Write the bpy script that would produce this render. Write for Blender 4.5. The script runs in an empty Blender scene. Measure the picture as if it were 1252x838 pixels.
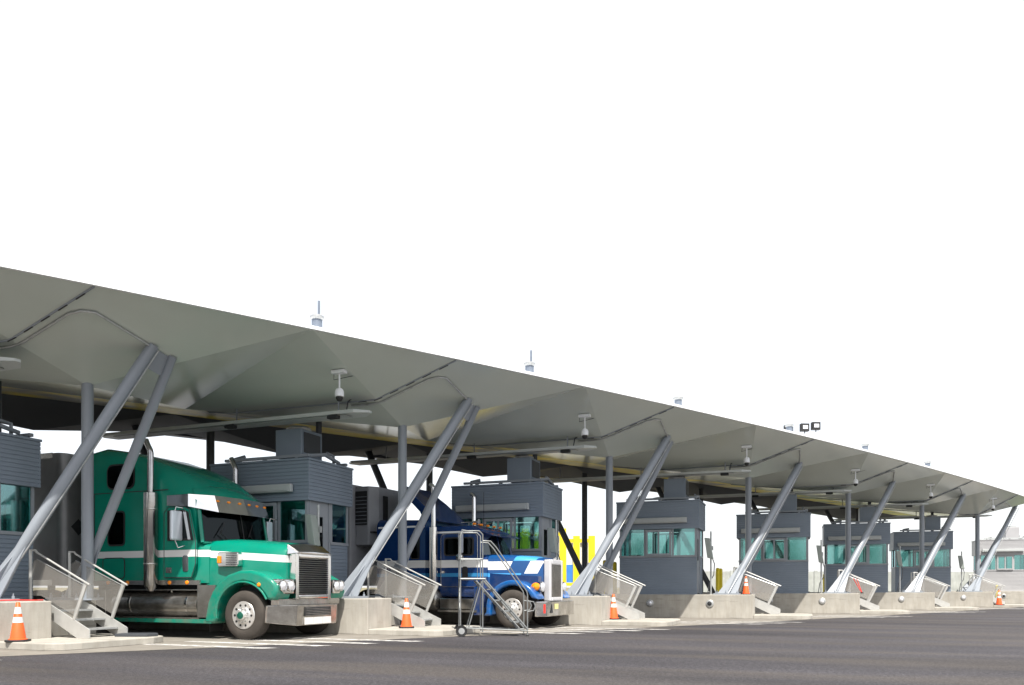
import bpy, math, random
from mathutils import Vector, Matrix
random.seed(7)
R = math.radians
S = bpy.context.scene
COL = S.collection
F = 950.0; CX = 626.0; HY = 718.0; EYE = 1.12

# ------------------------------------------------------------ camera, world, sun
cam = bpy.data.cameras.new("camera"); co = bpy.data.objects.new("camera", cam); COL.objects.link(co)
co.location = (0, 0, EYE); co.rotation_euler = (R(90), 0, 0)
cam.sensor_width = 36.0; cam.lens = 36.0 * F / 1252.0
cam.shift_y = (HY - 419.0) / 1252.0
cam.clip_end = 3000
S.camera = co
SUN_H = Vector((0.20, -0.98)); SUN_EL = 59.0
sun_az = math.atan2(SUN_H.x, SUN_H.y)
w = bpy.data.worlds.new("World"); S.world = w; w.use_nodes = True
nt = w.node_tree; nt.nodes.clear()
out = nt.nodes.new('ShaderNodeOutputWorld'); b1 = nt.nodes.new('ShaderNodeBackground'); b2 = nt.nodes.new('ShaderNodeBackground')
sk = nt.nodes.new('ShaderNodeTexSky'); sk.sky_type = 'NISHITA'; sk.sun_disc = False
sk.sun_elevation = R(SUN_EL); sk.sun_rotation = sun_az; sk.dust_density = 3.0; sk.air_density = 1.0
ad = nt.nodes.new('ShaderNodeAddShader')
nt.links.new(sk.outputs[0], b1.inputs[0]); b1.inputs[1].default_value = 0.05
b2.inputs[0].default_value = (1, 1, 1, 1); b2.inputs[1].default_value = 0.60       # bright thin high cloud
nt.links.new(b1.outputs[0], ad.inputs[0]); nt.links.new(b2.outputs[0], ad.inputs[1]); nt.links.new(ad.outputs[0], out.inputs[0])
sd = bpy.data.lights.new("sun", 'SUN'); sd.energy = 5.0; sd.angle = R(0.53); sd.color = (1, 0.95, 0.87)
so = bpy.data.objects.new("sun", sd); COL.objects.link(so)
ce = math.cos(R(SUN_EL)); h = SUN_H.normalized()
so.rotation_euler = Vector((h.x * ce, h.y * ce, math.sin(R(SUN_EL)))).to_track_quat('Z', 'Y').to_euler()
vs = S.view_settings; vs.view_transform = 'Standard'; vs.look = 'None'; vs.gamma = 1; vs.exposure = 0.70; vs.use_curve_mapping = False
S.render.film_transparent = False

# ------------------------------------------------------------ materials
MATS = {}
def mat(name, col, rough=0.6, metal=0.0, var=0.12, scale=3.0, bump=0.0, bscale=60.0, coat=0.0, spec=0.5):
    if name in MATS: return MATS[name]
    m = bpy.data.materials.new(name); m.use_nodes = True; n = m.node_tree.nodes; l = m.node_tree.links
    p = n['Principled BSDF']
    p.inputs['Roughness'].default_value = rough; p.inputs['Metallic'].default_value = metal
    p.inputs['Coat Weight'].default_value = coat; p.inputs['Specular IOR Level'].default_value = spec
    tc = n.new('ShaderNodeTexCoord'); no = n.new('ShaderNodeTexNoise'); no.inputs['Scale'].default_value = scale
    no.inputs['Detail'].default_value = 6
    l.new(tc.outputs['Object'], no.inputs['Vector'])
    mr = n.new('ShaderNodeMapRange'); mr.inputs[1].default_value = 0.3; mr.inputs[2].default_value = 0.7
    mr.inputs[3].default_value = 1 - var; mr.inputs[4].default_value = 1 + var
    l.new(no.outputs[0], mr.inputs[0])
    mx = n.new('ShaderNodeVectorMath'); mx.operation = 'SCALE'; mx.inputs[0].default_value = col
    l.new(mr.outputs[0], mx.inputs['Scale']); l.new(mx.outputs[0], p.inputs['Base Color'])
    if bump > 0:
        n2 = n.new('ShaderNodeTexNoise'); n2.inputs['Scale'].default_value = bscale; n2.inputs['Detail'].default_value = 4
        l.new(tc.outputs['Object'], n2.inputs['Vector'])
        bp = n.new('ShaderNodeBump'); bp.inputs['Strength'].default_value = bump; bp.inputs['Distance'].default_value = 0.01
        l.new(n2.outputs[0], bp.inputs['Height']); l.new(bp.outputs[0], p.inputs['Normal'])
    MATS[name] = m; return m

def concrete(name, col, stain=0.35):
    m = mat(name, col, 0.9, 0, 0.14, 1.7, 0.35, 45)
    n = m.node_tree.nodes; l = m.node_tree.links; p = n['Principled BSDF']
    src = p.inputs['Base Color'].links[0].from_socket
    tc = n.new('ShaderNodeTexCoord'); mp = n.new('ShaderNodeMapping'); mp.inputs['Scale'].default_value = (2.2, 2.2, 0.35)
    no = n.new('ShaderNodeTexNoise'); no.inputs['Scale'].default_value = 2.5; no.inputs['Detail'].default_value = 9; no.inputs['Roughness'].default_value = 0.7
    l.new(tc.outputs['Object'], mp.inputs[0]); l.new(mp.outputs[0], no.inputs['Vector'])
    mr = n.new('ShaderNodeMapRange'); mr.inputs[1].default_value = 0.42; mr.inputs[2].default_value = 0.72; mr.inputs[3].default_value = 0; mr.inputs[4].default_value = stain
    l.new(no.outputs[0], mr.inputs[0])
    mx = n.new('ShaderNodeMix'); mx.data_type = 'RGBA'; mx.inputs[7].default_value = (col[0]*.55, col[1]*.5, col[2]*.42, 1)
    l.new(mr.outputs[0], mx.inputs[0]); l.new(src, mx.inputs[6]); l.new(mx.outputs[2], p.inputs['Base Color'])
    return m

def stripe_mat(name, base, bands, rough=0.25, coat=0.25):
    """painted body; bands = [(z0, slope_x, halfheight, colour, xmin, xmax)]"""
    m = mat(name, base, rough, 0.0, 0.06, 1.2, 0, 0, coat, 0.4)
    n = m.node_tree.nodes; l = m.node_tree.links; p = n['Principled BSDF']
    tc = n.new('ShaderNodeTexCoord'); sx = n.new('ShaderNodeSeparateXYZ'); l.new(tc.outputs['Object'], sx.inputs[0])
    cur = p.inputs['Base Color'].links[0].from_socket
    def M(op, a, b=None):
        q = n.new('ShaderNodeMath'); q.operation = op
        for i, v in enumerate((a, b)):
            if v is None: continue
            if isinstance(v, (int, float)): q.inputs[i].default_value = v
            else: l.new(v, q.inputs[i])
        return q.outputs[0]
    for (z0, k, hh, c, x0, x1, skew) in bands:
        zz = M('SUBTRACT', sx.outputs[2], M('ADD', M('MULTIPLY', sx.outputs[0], k), z0))
        f = M('LESS_THAN', M('ABSOLUTE', zz), hh)
        xs = M('ADD', sx.outputs[0], M('MULTIPLY', sx.outputs[2], skew))
        f = M('MULTIPLY', f, M('MULTIPLY', M('GREATER_THAN', xs, x0), M('LESS_THAN', xs, x1)))
        mx = n.new('ShaderNodeMix'); mx.data_type = 'RGBA'; mx.inputs[7].default_value = (*c, 1)
        l.new(f, mx.inputs[0]); l.new(cur, mx.inputs[6]); cur = mx.outputs[2]
    l.new(cur, p.inputs['Base Color'])
    return m

def glass(name, tint, gl=0.25, gc=(.85,.95,.97,1)):
    m = bpy.data.materials.new(name); m.use_nodes = True; n = m.node_tree.nodes; l = m.node_tree.links; n.clear()
    o = n.new('ShaderNodeOutputMaterial'); t = n.new('ShaderNodeBsdfTransparent'); t.inputs[0].default_value = (*tint, 1)
    g = n.new('ShaderNodeBsdfGlossy'); g.inputs['Roughness'].default_value = 0.05; g.inputs[0].default_value = gc
    lw = n.new('ShaderNodeLayerWeight'); lw.inputs[0].default_value = 0.35
    mr = n.new('ShaderNodeMapRange'); mr.inputs[3].default_value = gl * .5; mr.inputs[4].default_value = min(1, gl * 2.5)
    mx = n.new('ShaderNodeMixShader'); l.new(lw.outputs['Fresnel'], mr.inputs[0]); l.new(mr.outputs[0], mx.inputs[0])
    l.new(t.outputs[0], mx.inputs[1]); l.new(g.outputs[0], mx.inputs[2]); l.new(mx.outputs[0], o.inputs[0])
    MATS[name] = m; return m

def scuff(m):
    n = m.node_tree.nodes; l = m.node_tree.links; p = n['Principled BSDF']; src = p.inputs['Base Color'].links[0].from_socket
    tc = n.new('ShaderNodeTexCoord'); mp = n.new('ShaderNodeMapping'); mp.inputs['Scale'].default_value = (.8,.8,7)
    no = n.new('ShaderNodeTexNoise'); no.inputs['Scale'].default_value = 1.3; no.inputs['Detail'].default_value = 10; no.inputs['Roughness'].default_value = .65
    l.new(tc.outputs['Object'], mp.inputs[0]); l.new(mp.outputs[0], no.inputs['Vector'])
    mr = n.new('ShaderNodeMapRange'); mr.inputs[1].default_value = .60; mr.inputs[2].default_value = .72; mr.inputs[4].default_value = .5; l.new(no.outputs[0], mr.inputs[0])
    mx = n.new('ShaderNodeMix'); mx.data_type = 'RGBA'; mx.inputs[7].default_value = (.09,.085,.08,1); l.new(mr.outputs[0], mx.inputs[0]); l.new(src, mx.inputs[6]); l.new(mx.outputs[2], p.inputs['Base Color'])
M_conc = concrete('concrete_island', (0.37, 0.352, 0.315), 0.4)
scuff(M_conc)
M_apron = concrete('concrete_apron', (0.20, 0.185, 0.162), 0.45)
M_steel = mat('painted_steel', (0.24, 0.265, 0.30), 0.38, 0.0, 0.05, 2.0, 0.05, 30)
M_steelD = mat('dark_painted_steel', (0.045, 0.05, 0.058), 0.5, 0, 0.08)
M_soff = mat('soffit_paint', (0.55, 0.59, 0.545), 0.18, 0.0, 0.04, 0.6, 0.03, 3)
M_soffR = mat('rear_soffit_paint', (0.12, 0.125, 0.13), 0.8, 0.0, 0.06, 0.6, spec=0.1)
M_trough = mat('trough_paint', (0.50, 0.53, 0.52), 0.4, 0, 0.05)
M_trim = mat('white_trim', (0.78, 0.80, 0.82), 0.4, 0, 0.03)
M_seam = mat('seam_rubber', (0.03, 0.03, 0.035), 0.7)
M_booth = mat('booth_cladding', (0.195, 0.235, 0.29), 0.45, 0.0, 0.06, 1.5)
M_boothL = mat('booth_frame', (0.27, 0.29, 0.32), 0.4, 0.0, 0.04)
M_boothW = mat('pale_cladding', (0.37, 0.37, 0.38), 0.5, 0.0, 0.06, 1.5)
M_dark = mat('dark_interior', (0.02, 0.022, 0.025), 0.8)
M_galv = mat('galvanised', (0.42, 0.43, 0.43), 0.45, 0.6, 0.15, 8)
M_alu = mat('aluminium_rail', (0.48, 0.48, 0.465), 0.4, 0.35, 0.08, 6)
M_grey = mat('pale_grey_paint', (0.40, 0.42, 0.42), 0.5, 0, 0.06)
M_orange = mat('cone_orange', (0.85, 0.11, 0.02), 0.5, 0, 0.08, 9)
M_white = mat('white_plastic', (0.66, 0.655, 0.64), 0.45, 0, 0.05, 9)
M_black = mat('black_rubber', (0.012, 0.012, 0.013), 0.6, 0, 0.2, 20, 0.1, 80)
M_tyre = mat('tyre_rubber', (0.045, 0.038, 0.032), 0.85, 0, 0.2, 5, 0.3, 50)
M_stack = mat('dulled_chrome', (0.40,0.39,0.385), 0.2, 1.0, 0.15, 6)
M_chrome = mat('chrome', (0.72, 0.71, 0.70), 0.13, 1.0, 0.06, 5)
M_brush = mat('brushed_aluminium', (0.46, 0.445, 0.42), 0.24, 0.9, 0.12, 4, 0.06, 20)
def grime(m, z0=.4, z1=1.6, c=(.16,.14,.11)):
    n = m.node_tree.nodes; l = m.node_tree.links; p = n['Principled BSDF']; src = p.inputs['Base Color'].links[0].from_socket
    tc = n.new('ShaderNodeTexCoord'); no = n.new('ShaderNodeTexNoise'); no.inputs['Scale'].default_value = 3.5; no.inputs['Detail'].default_value = 10; no.inputs['Roughness'].default_value = .7
    sx = n.new('ShaderNodeSeparateXYZ'); l.new(tc.outputs['Object'], sx.inputs[0]); l.new(tc.outputs['Object'], no.inputs['Vector'])
    mz = n.new('ShaderNodeMapRange'); mz.inputs[1].default_value = z0; mz.inputs[2].default_value = z1; mz.inputs[3].default_value = .75; mz.inputs[4].default_value = 0.03; l.new(sx.outputs[2], mz.inputs[0])
    mr = n.new('ShaderNodeMapRange'); mr.inputs[1].default_value = .4; mr.inputs[2].default_value = .7; l.new(no.outputs[0], mr.inputs[0])
    mu = n.new('ShaderNodeMath'); mu.operation = 'MULTIPLY'; l.new(mz.outputs[0], mu.inputs[0]); l.new(mr.outputs[0], mu.inputs[1])
    mx = n.new('ShaderNodeMix'); mx.data_type = 'RGBA'; mx.inputs[7].default_value = (*c, 1); l.new(mu.outputs[0], mx.inputs[0]); l.new(src, mx.inputs[6]); l.new(mx.outputs[2], p.inputs['Base Color'])
M_rim = mat('rim_aluminium', (0.66, 0.65, 0.63), 0.28, 0.7, 0.06, 4)
M_amber = mat('amber_lens', (0.85, 0.25, 0.01), 0.2, 0, 0.05)
M_lens = mat('lamp_lens', (0.75, 0.76, 0.80), 0.08, 0.35, 0.1)
M_yellow = mat('yellow_paint', (0.70, 0.55, 0.01), 0.5, 0, 0.15, 2)
M_red = mat('red_plastic', (0.60, 0.03, 0.02), 0.5)
M_blue2 = mat('blue_panel', (0.05, 0.20, 0.60), 0.4)
M_bounce = mat('yellow_bounce', (0.90, 0.72, 0.06), 0.4, 0, 0.2, 0.5)  # yellow light bounced onto the rear soffit, put into the colour
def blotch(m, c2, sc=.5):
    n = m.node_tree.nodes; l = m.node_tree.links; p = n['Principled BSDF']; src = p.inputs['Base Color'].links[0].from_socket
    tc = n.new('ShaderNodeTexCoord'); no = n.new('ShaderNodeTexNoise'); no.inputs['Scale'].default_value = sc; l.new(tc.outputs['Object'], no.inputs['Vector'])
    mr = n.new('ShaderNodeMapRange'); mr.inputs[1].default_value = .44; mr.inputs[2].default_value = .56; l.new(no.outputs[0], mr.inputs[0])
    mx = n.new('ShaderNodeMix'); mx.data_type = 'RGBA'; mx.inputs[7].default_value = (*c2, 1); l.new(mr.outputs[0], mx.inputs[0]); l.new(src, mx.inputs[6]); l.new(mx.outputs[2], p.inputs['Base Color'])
blotch(M_bounce, (.30,.29,.22))
M_asph_mark = mat('worn_white_paint', (0.55, 0.54, 0.52), 0.7, 0, 0.3, 5)
def wear(m, lo=.42, hi=.62):
    n = m.node_tree.nodes; l = m.node_tree.links; p = n['Principled BSDF']
    tc = n.new('ShaderNodeTexCoord'); no = n.new('ShaderNodeTexNoise'); no.inputs['Scale'].default_value = 4; no.inputs['Detail'].default_value = 9; no.inputs['Roughness'].default_value = .7
    l.new(tc.outputs['Object'], no.inputs['Vector']); mr = n.new('ShaderNodeMapRange'); mr.inputs[1].default_value = lo; mr.inputs[2].default_value = hi; mr.inputs[3].default_value = .95; mr.inputs[4].default_value = .3
    l.new(no.outputs[0], mr.inputs[0]); l.new(mr.outputs[0], p.inputs['Alpha'])
wear(M_asph_mark)
M_vent = mat('vent_grey', (0.17,0.20,0.25), .4, .2)
M_greenP = mat('green_paint', (0.0, 0.20, 0.135), 0.25, 0.0, 0.05, 1, 0, 0, 0.25, 0.4)
M_greenS = stripe_mat('green_paint_side', (0.0, 0.20, 0.135), [(1.845, 0.0, 0.075, (.66, .66, .66), -9, 9, 0)])
M_greenH = stripe_mat('green_paint_hood', (0.0, 0.20, 0.135), [(1.755, -0.065, 0.075, (.66, .66, .66), -9, 9, 0)])
M_blueP = mat('blue_paint', (0.003, 0.030, 0.125), 0.2, 0.0, 0.03, 1, 0, 0, 0.3)
M_blueF = mat('bright_blue_paint', (0.0, 0.095, 0.33), 0.2, 0.1, 0.03, 1, 0, 0, 0.3)
WB = (.66,.66,.65); LB = (0.05, 0.30, 0.62)
M_blueS = stripe_mat('blue_paint_side', (0.003, 0.030, 0.125), [(1.76, 0, 0.105, WB, -9, 9, 0), (1.45, 0, 0.05, (.03,.20,.42), -9, 9, 0)])
M_blueH = stripe_mat('blue_paint_hood', (0.003, 0.055, 0.19),
    [(1.905, 0, 0.075, LB, -1.10, -0.51, -0.5), (1.44, 0, 0.05, LB, -9, -0.71, -0.5), (1.70, 0, 0.115, WB, -9, -1.11, -0.5), (1.65, 0, 0.17, WB, -0.63, -0.28, -0.5)])
for m_ in (M_greenP, M_greenS, M_greenH, M_blueP, M_blueF, M_blueS, M_blueH, M_chrome, M_brush): grime(m_, .3, 1.5)
G_teal = glass('teal_glass', (0.56, 0.76, 0.74), 0.36, (.55,.84,.88,1))
G_dark = glass('smoked_glass', (0.03, 0.04, 0.045), 0.06)
G_wind = glass('windscreen_glass', (0.12, 0.17, 0.19), 0.045)
G_panel = glass('clear_panel', (0.78, 0.78, 0.74), 0.10)
def panel_mat():
    m = bpy.data.materials.new('mesh_panel'); m.use_nodes = True; n = m.node_tree.nodes; l = m.node_tree.links
    p = n['Principled BSDF']; p.inputs['Base Color'].default_value = (.33, .315, .29, 1); p.inputs['Roughness'].default_value = .5
    o = [x for x in n if x.type == 'OUTPUT_MATERIAL'][0]
    t = n.new('ShaderNodeBsdfTransparent'); mx = n.new('ShaderNodeMixShader')
    no = n.new('ShaderNodeTexNoise'); no.inputs['Scale'].default_value = 2.0
    mr = n.new('ShaderNodeMapRange'); mr.inputs[3].default_value = .16; mr.inputs[4].default_value = .38
    l.new(no.outputs[0], mr.inputs[0]); l.new(mr.outputs[0], mx.inputs[0])
    l.new(t.outputs[0], mx.inputs[1]); l.new(p.outputs[0], mx.inputs[2]); l.new(mx.outputs[0], o.inputs[0])
    return m
M_panel = panel_mat()

# ------------------------------------------------------------ mesh helpers
class MB:
    def __init__(s): s.v = []; s.f = []
    def add(s, vs, fs):
        k = len(s.v); s.v += [tuple(v) for v in vs]; s.f += [tuple(i + k for i in f) for f in fs]; return s
    def box(s, x0, x1, y0, y1, z0, z1):
        v = [(x0,y0,z0),(x1,y0,z0),(x1,y1,z0),(x0,y1,z0),(x0,y0,z1),(x1,y0,z1),(x1,y1,z1),(x0,y1,z1)]
        return s.add(v, [(0,3,2,1),(4,5,6,7),(0,1,5,4),(1,2,6,5),(2,3,7,6),(3,0,4,7)])
    def prism(s, pts, z0, z1):                     # polygon (x,y) CCW extruded in z
        n = len(pts); v = [(p[0], p[1], z0) for p in pts] + [(p[0], p[1], z1) for p in pts]
        return s.add(v, [tuple(range(n - 1, -1, -1)), tuple(range(n, 2 * n))] + [(i, (i + 1) % n, n + (i + 1) % n, n + i) for i in range(n)])
    def prismy(s, pts, y0, y1, ins=0.0):                     # polygon (x,z) extruded in y
        n = len(pts); v = [(p[0], y0, p[1]) for p in pts] + [(p[0], y1, p[1]) for p in pts]
        return s.add(v, [tuple(range(n)), tuple(range(2 * n - 1, n - 1, -1))] + [(i, n + i, n + (i + 1) % n, (i + 1) % n) for i in range(n)])
    def tube(s, path, r, n=12, r1=None, cap=True):
        P = [Vector(p) for p in path]; k = len(P); rings = []; up = None
        for i, p in enumerate(P):
            d = ((P[min(i + 1, k - 1)] - p).normalized() + (p - P[max(i - 1, 0)]).normalized()).normalized() if 0 < i < k - 1 else (P[1] - P[0] if i == 0 else P[-1] - P[-2]).normalized()
            if up is None: up = Vector((0, 0, 1)) if abs(d.z) < .9 else Vector((0, 1, 0))
            a = d.cross(up).normalized(); b = a.cross(d).normalized(); up = b
            rr = r if r1 is None else r + (r1 - r) * i / (k - 1)
            rings.append([p + (a * math.cos(2*math.pi*j/n) + b * math.sin(2*math.pi*j/n)) * rr for j in range(n)])
        v = [q for ring in rings for q in ring]
        f = [(i*n+j, i*n+(j+1) % n, (i+1)*n+(j+1) % n, (i+1)*n+j) for i in range(k - 1) for j in range(n)]
        if cap: f += [tuple(range(n - 1, -1, -1)), tuple(range((k-1)*n, k*n))]
        return s.add(v, f)
    def lathe(s, prof, c=(0,0,0), axis='z', n=24):       # prof [(r, h)]
        v = []; f = []; k = len(prof)
        for r, hh in prof:
            for j in range(n):
                a = 2*math.pi*j/n; x, y = r*math.cos(a), r*math.sin(a)
                q = (x, y, hh) if axis == 'z' else ((x, hh, y) if axis == 'y' else (hh, x, y))
                v.append((c[0]+q[0], c[1]+q[1], c[2]+q[2]))
        for i in range(k - 1):
            for j in range(n): f.append((i*n+j, i*n+(j+1) % n, (i+1)*n+(j+1) % n, (i+1)*n+j))
        f += [tuple(range(n - 1, -1, -1)), tuple(range((k-1)*n, k*n))]
        return s.add(v, f)
    def loft(s, secs, cap=True):
        n = len(secs[0]); v = [p for q in secs for p in q]
        f = [(i*n+j, i*n+(j+1) % n, (i+1)*n+(j+1) % n, (i+1)*n+j) for i in range(len(secs)-1) for j in range(n)]
        if cap: f += [tuple(range(n-1, -1, -1)), tuple(range((len(secs)-1)*n, len(secs)*n))]
        return s.add(v, f)
    def slab(s, quad, th):                            # quad of 4+ 3D points, thickened along its normal
        Q = [Vector(q) for q in quad]; nn = (Q[1]-Q[0]).cross(Q[2]-Q[0]).normalized() * th; n = len(Q)
        v = Q + [q + nn for q in Q]
        return s.add(v, [tuple(range(n-1, -1, -1)), tuple(range(n, 2*n))] + [(i, (i+1) % n, n+(i+1) % n, n+i) for i in range(n)])
    def build(s, name, m, parent=None, bevel=0, smooth=False, seg=2, ang=35):
        me = bpy.data.meshes.new(name); me.from_pydata(s.v, [], s.f); me.update()
        import bmesh
        bm = bmesh.new(); bm.from_mesh(me); bmesh.ops.recalc_face_normals(bm, faces=bm.faces); bm.to_mesh(me); bm.free()
        me.materials.append(m)
        if smooth:
            for p in me.polygons: p.use_smooth = True
            me.set_sharp_from_angle(angle=R(smooth if smooth is not True else 40))
        o = bpy.data.objects.new(name, me); COL.objects.link(o)
        if parent is not None: o.parent = parent
        if bevel:
            b = o.modifiers.new('bevel', 'BEVEL'); b.width = bevel; b.segments = seg; b.limit_method = 'ANGLE'; b.angle_limit = R(ang)
        return o
def tag(o, label=None, cat=None, group=None, kind=None):
    if label: o['label'] = label
    if cat: o['category'] = cat
    if group: o['group'] = group
    if kind: o['kind'] = kind
    return o
def empty(name, loc=(0,0,0), rz=0, **k):
    o = bpy.data.objects.new(name, None); COL.objects.link(o); o.location = loc; o.rotation_euler = (0,0,rz); o.empty_display_size = .3
    return tag(o, **k)
def kids(o): return [c for c in COL.objects if c.parent is o]
def dup(o, parent=None):
    c = o.copy(); COL.objects.link(c); c.parent = parent
    for ch in kids(o): dup(ch, c)
    return c
def rot2(p, a): return (p[0]*math.cos(a)-p[1]*math.sin(a), p[0]*math.sin(a)+p[1]*math.cos(a))
def pix(px, py, Y): return Vector(((px-CX)*Y/F, Y, EYE+(HY-py)*Y/F))

# ------------------------------------------------------------ plan of the row
def alpha(i): return R(21.8 - 0.45 * i)
BX = [-10.92, -5.0, 0.94, 6.79, 12.76, 18.7, 24.98, 34.4]
BY = [15.0, 19.1, 23.5, 28.2, 33.2, 38.4, 44.0, 51.5]
def loc(i, u, v, z=0):
    a = -alpha(i); p = rot2((u, v), a); return Vector((BX[i]+p[0], BY[i]+p[1], z))
CPX = [107, 492, 745, 915, 1037, 1127, 1195]; CY = [16.1, 20.3, 25.07, 29.8, 34.9, 40.0, 45.2]
ZC = 5.29
Cp = [Vector(((CPX[i]-CX)*CY[i]/F, CY[i], ZC)) for i in range(7)]
def edge(s): return Vector((-7.3+6.03*s, 13.6+4.27*s+.142*s*s, 6.4))
def nrm(s):
    t = Vector((6.03, 4.27+.284*s)).normalized(); return Vector((-t.y, t.x, 0))
def rowp(s, d, z):
    p = edge(s)+nrm(s)*d; p.z = z; return p

# ------------------------------------------------------------ ground
def ground():
    mb = MB(); mb.add([(-900,-300,0),(900,-300,0),(900,1500,0),(-900,1500,0)], [(0,1,2,3)])
    m = mat('ground_scrub', (0.16, 0.14, 0.075), 0.95, 0, 0.4, 0.05, 0.2, 5)
    tag(mb.build('ground', m), kind='structure')
    # asphalt
    m = mat('asphalt', (0.049, 0.046, 0.051), 0.85, 0, 0.10, 0.35, 0.6, 160, spec=0.3)
    n = m.node_tree.nodes; l = m.node_tree.links; p = n['Principled BSDF']; src = p.inputs['Base Color'].links[0].from_socket
    tc = n.new('ShaderNodeTexCoord')
    mp = n.new('ShaderNodeMapping'); mp.vector_type='TEXTURE'; mp.inputs['Rotation'].default_value = (0,0,R(-20)); mp.inputs['Scale'].default_value = (16, 2.3, 1)
    n1 = n.new('ShaderNodeTexNoise'); n1.inputs['Scale'].default_value = 1.0; n1.inputs['Detail'].default_value = 10; n1.inputs['Roughness'].default_value = .6
    l.new(tc.outputs['Object'], mp.inputs[0]); l.new(mp.outputs[0], n1.inputs['Vector'])
    r1 = n.new('ShaderNodeMapRange'); r1.inputs[1].default_value=.38; r1.inputs[2].default_value=.66; r1.inputs[3].default_value=.78; r1.inputs[4].default_value=1.34
    l.new(n1.outputs[0], r1.inputs[0])
    n2 = n.new('ShaderNodeTexNoise'); n2.inputs['Scale'].default_value = 18; n2.inputs['Detail'].default_value = 8; n2.inputs['Roughness'].default_value = .75
    l.new(tc.outputs['Object'], n2.inputs['Vector'])
    r2 = n.new('ShaderNodeMapRange'); r2.inputs[1].default_value=.3; r2.inputs[2].default_value=.7; r2.inputs[3].default_value=.30; r2.inputs[4].default_value=1.75
    l.new(n2.outputs[0], r2.inputs[0])
    mm = n.new('ShaderNodeMath'); mm.operation='MULTIPLY'; l.new(r1.outputs[0], mm.inputs[0]); l.new(r2.outputs[0], mm.inputs[1])
    sc = n.new('ShaderNodeVectorMath'); sc.operation='SCALE'; l.new(src, sc.inputs[0]); l.new(mm.outputs[0], sc.inputs['Scale'])
    # faint warm wear
    mx = n.new('ShaderNodeMix'); mx.data_type='RGBA'; mx.inputs[7].default_value=(.098,.084,.070,1)
    n3 = n.new('ShaderNodeTexNoise'); n3.inputs['Scale'].default_value=.35; n3.inputs['Detail'].default_value=8; l.new(mp.outputs[0], n3.inputs['Vector'])
    n3.inputs['Scale'].default_value = 1.7
    r3 = n.new('ShaderNodeMapRange'); r3.inputs[1].default_value=.46; r3.inputs[2].default_value=.62; r3.inputs[4].default_value=.42
    l.new(n3.outputs[0], r3.inputs[0]); l.new(r3.outputs[0], mx.inputs[0]); l.new(sc.outputs[0], mx.inputs[6])
    vo = n.new('ShaderNodeTexVoronoi'); vo.inputs['Scale'].default_value = 38; l.new(tc.outputs['Object'], vo.inputs['Vector'])
    rv = n.new('ShaderNodeMapRange'); rv.inputs[1].default_value = .05; rv.inputs[2].default_value = .6; rv.inputs[3].default_value = 1.35; rv.inputs[4].default_value = .72; l.new(vo.outputs['Distance'], rv.inputs[0])
    s2 = n.new('ShaderNodeVectorMath'); s2.operation = 'SCALE'; l.new(mx.outputs[2], s2.inputs[0]); l.new(rv.outputs[0], s2.inputs['Scale']); l.new(s2.outputs[0], p.inputs['Base Color'])
    mb = MB(); mb.add([(-70,-60,.004),(80,-60,.004),(90,80,.004),(-70,60,.004)], [(0,1,2,3)])
    tag(mb.build('road', m), kind='structure')
    # concrete lanes under the canopy
    mb = MB(); N = 40; v = []; f = []
    for k in range(N+1):
        s = -3+k*11/N; a = edge(s)-nrm(s)*(.45+.06*math.sin(k*1.7)); b = edge(s)+nrm(s)*20
        v += [(a.x,a.y,.008),(b.x,b.y,.008)]
    f = [(2*k,2*k+2,2*k+3,2*k+1) for k in range(N)]
    mb.add(v, f); tag(mb.build('pavement', M_apron), kind='structure')
    # worn white paint bars across the lane mouths
    for i in range(0, 8):
        if i == 7: continue
        for j in range(4 if i < 3 else 3):
            v0 = -4.6+.85*j; ue = 3.8+.64*(v0-.4)+1.75
            q = [(ue-3.2,v0),(ue,v0),(ue+.18,v0+.26),(ue-3.2,v0+.26)]
            mb = MB(); mb.add([tuple(loc(i, *p, .0125)) for p in q], [(0,1,2,3)])
            tag(mb.build('road_marking', M_asph_mark), kind='structure')
    # grass verge far behind
    mb = MB(); mb.add([(20,66,.02),(160,66,.02),(160,96,.02),(20,96,.02)], [(0,1,2,3)])
    tag(mb.build('grass_verge', mat('grass', (0.07,0.13,0.02), .95, 0, .35, .4, .5, 30)), kind='structure')
ground()

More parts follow.
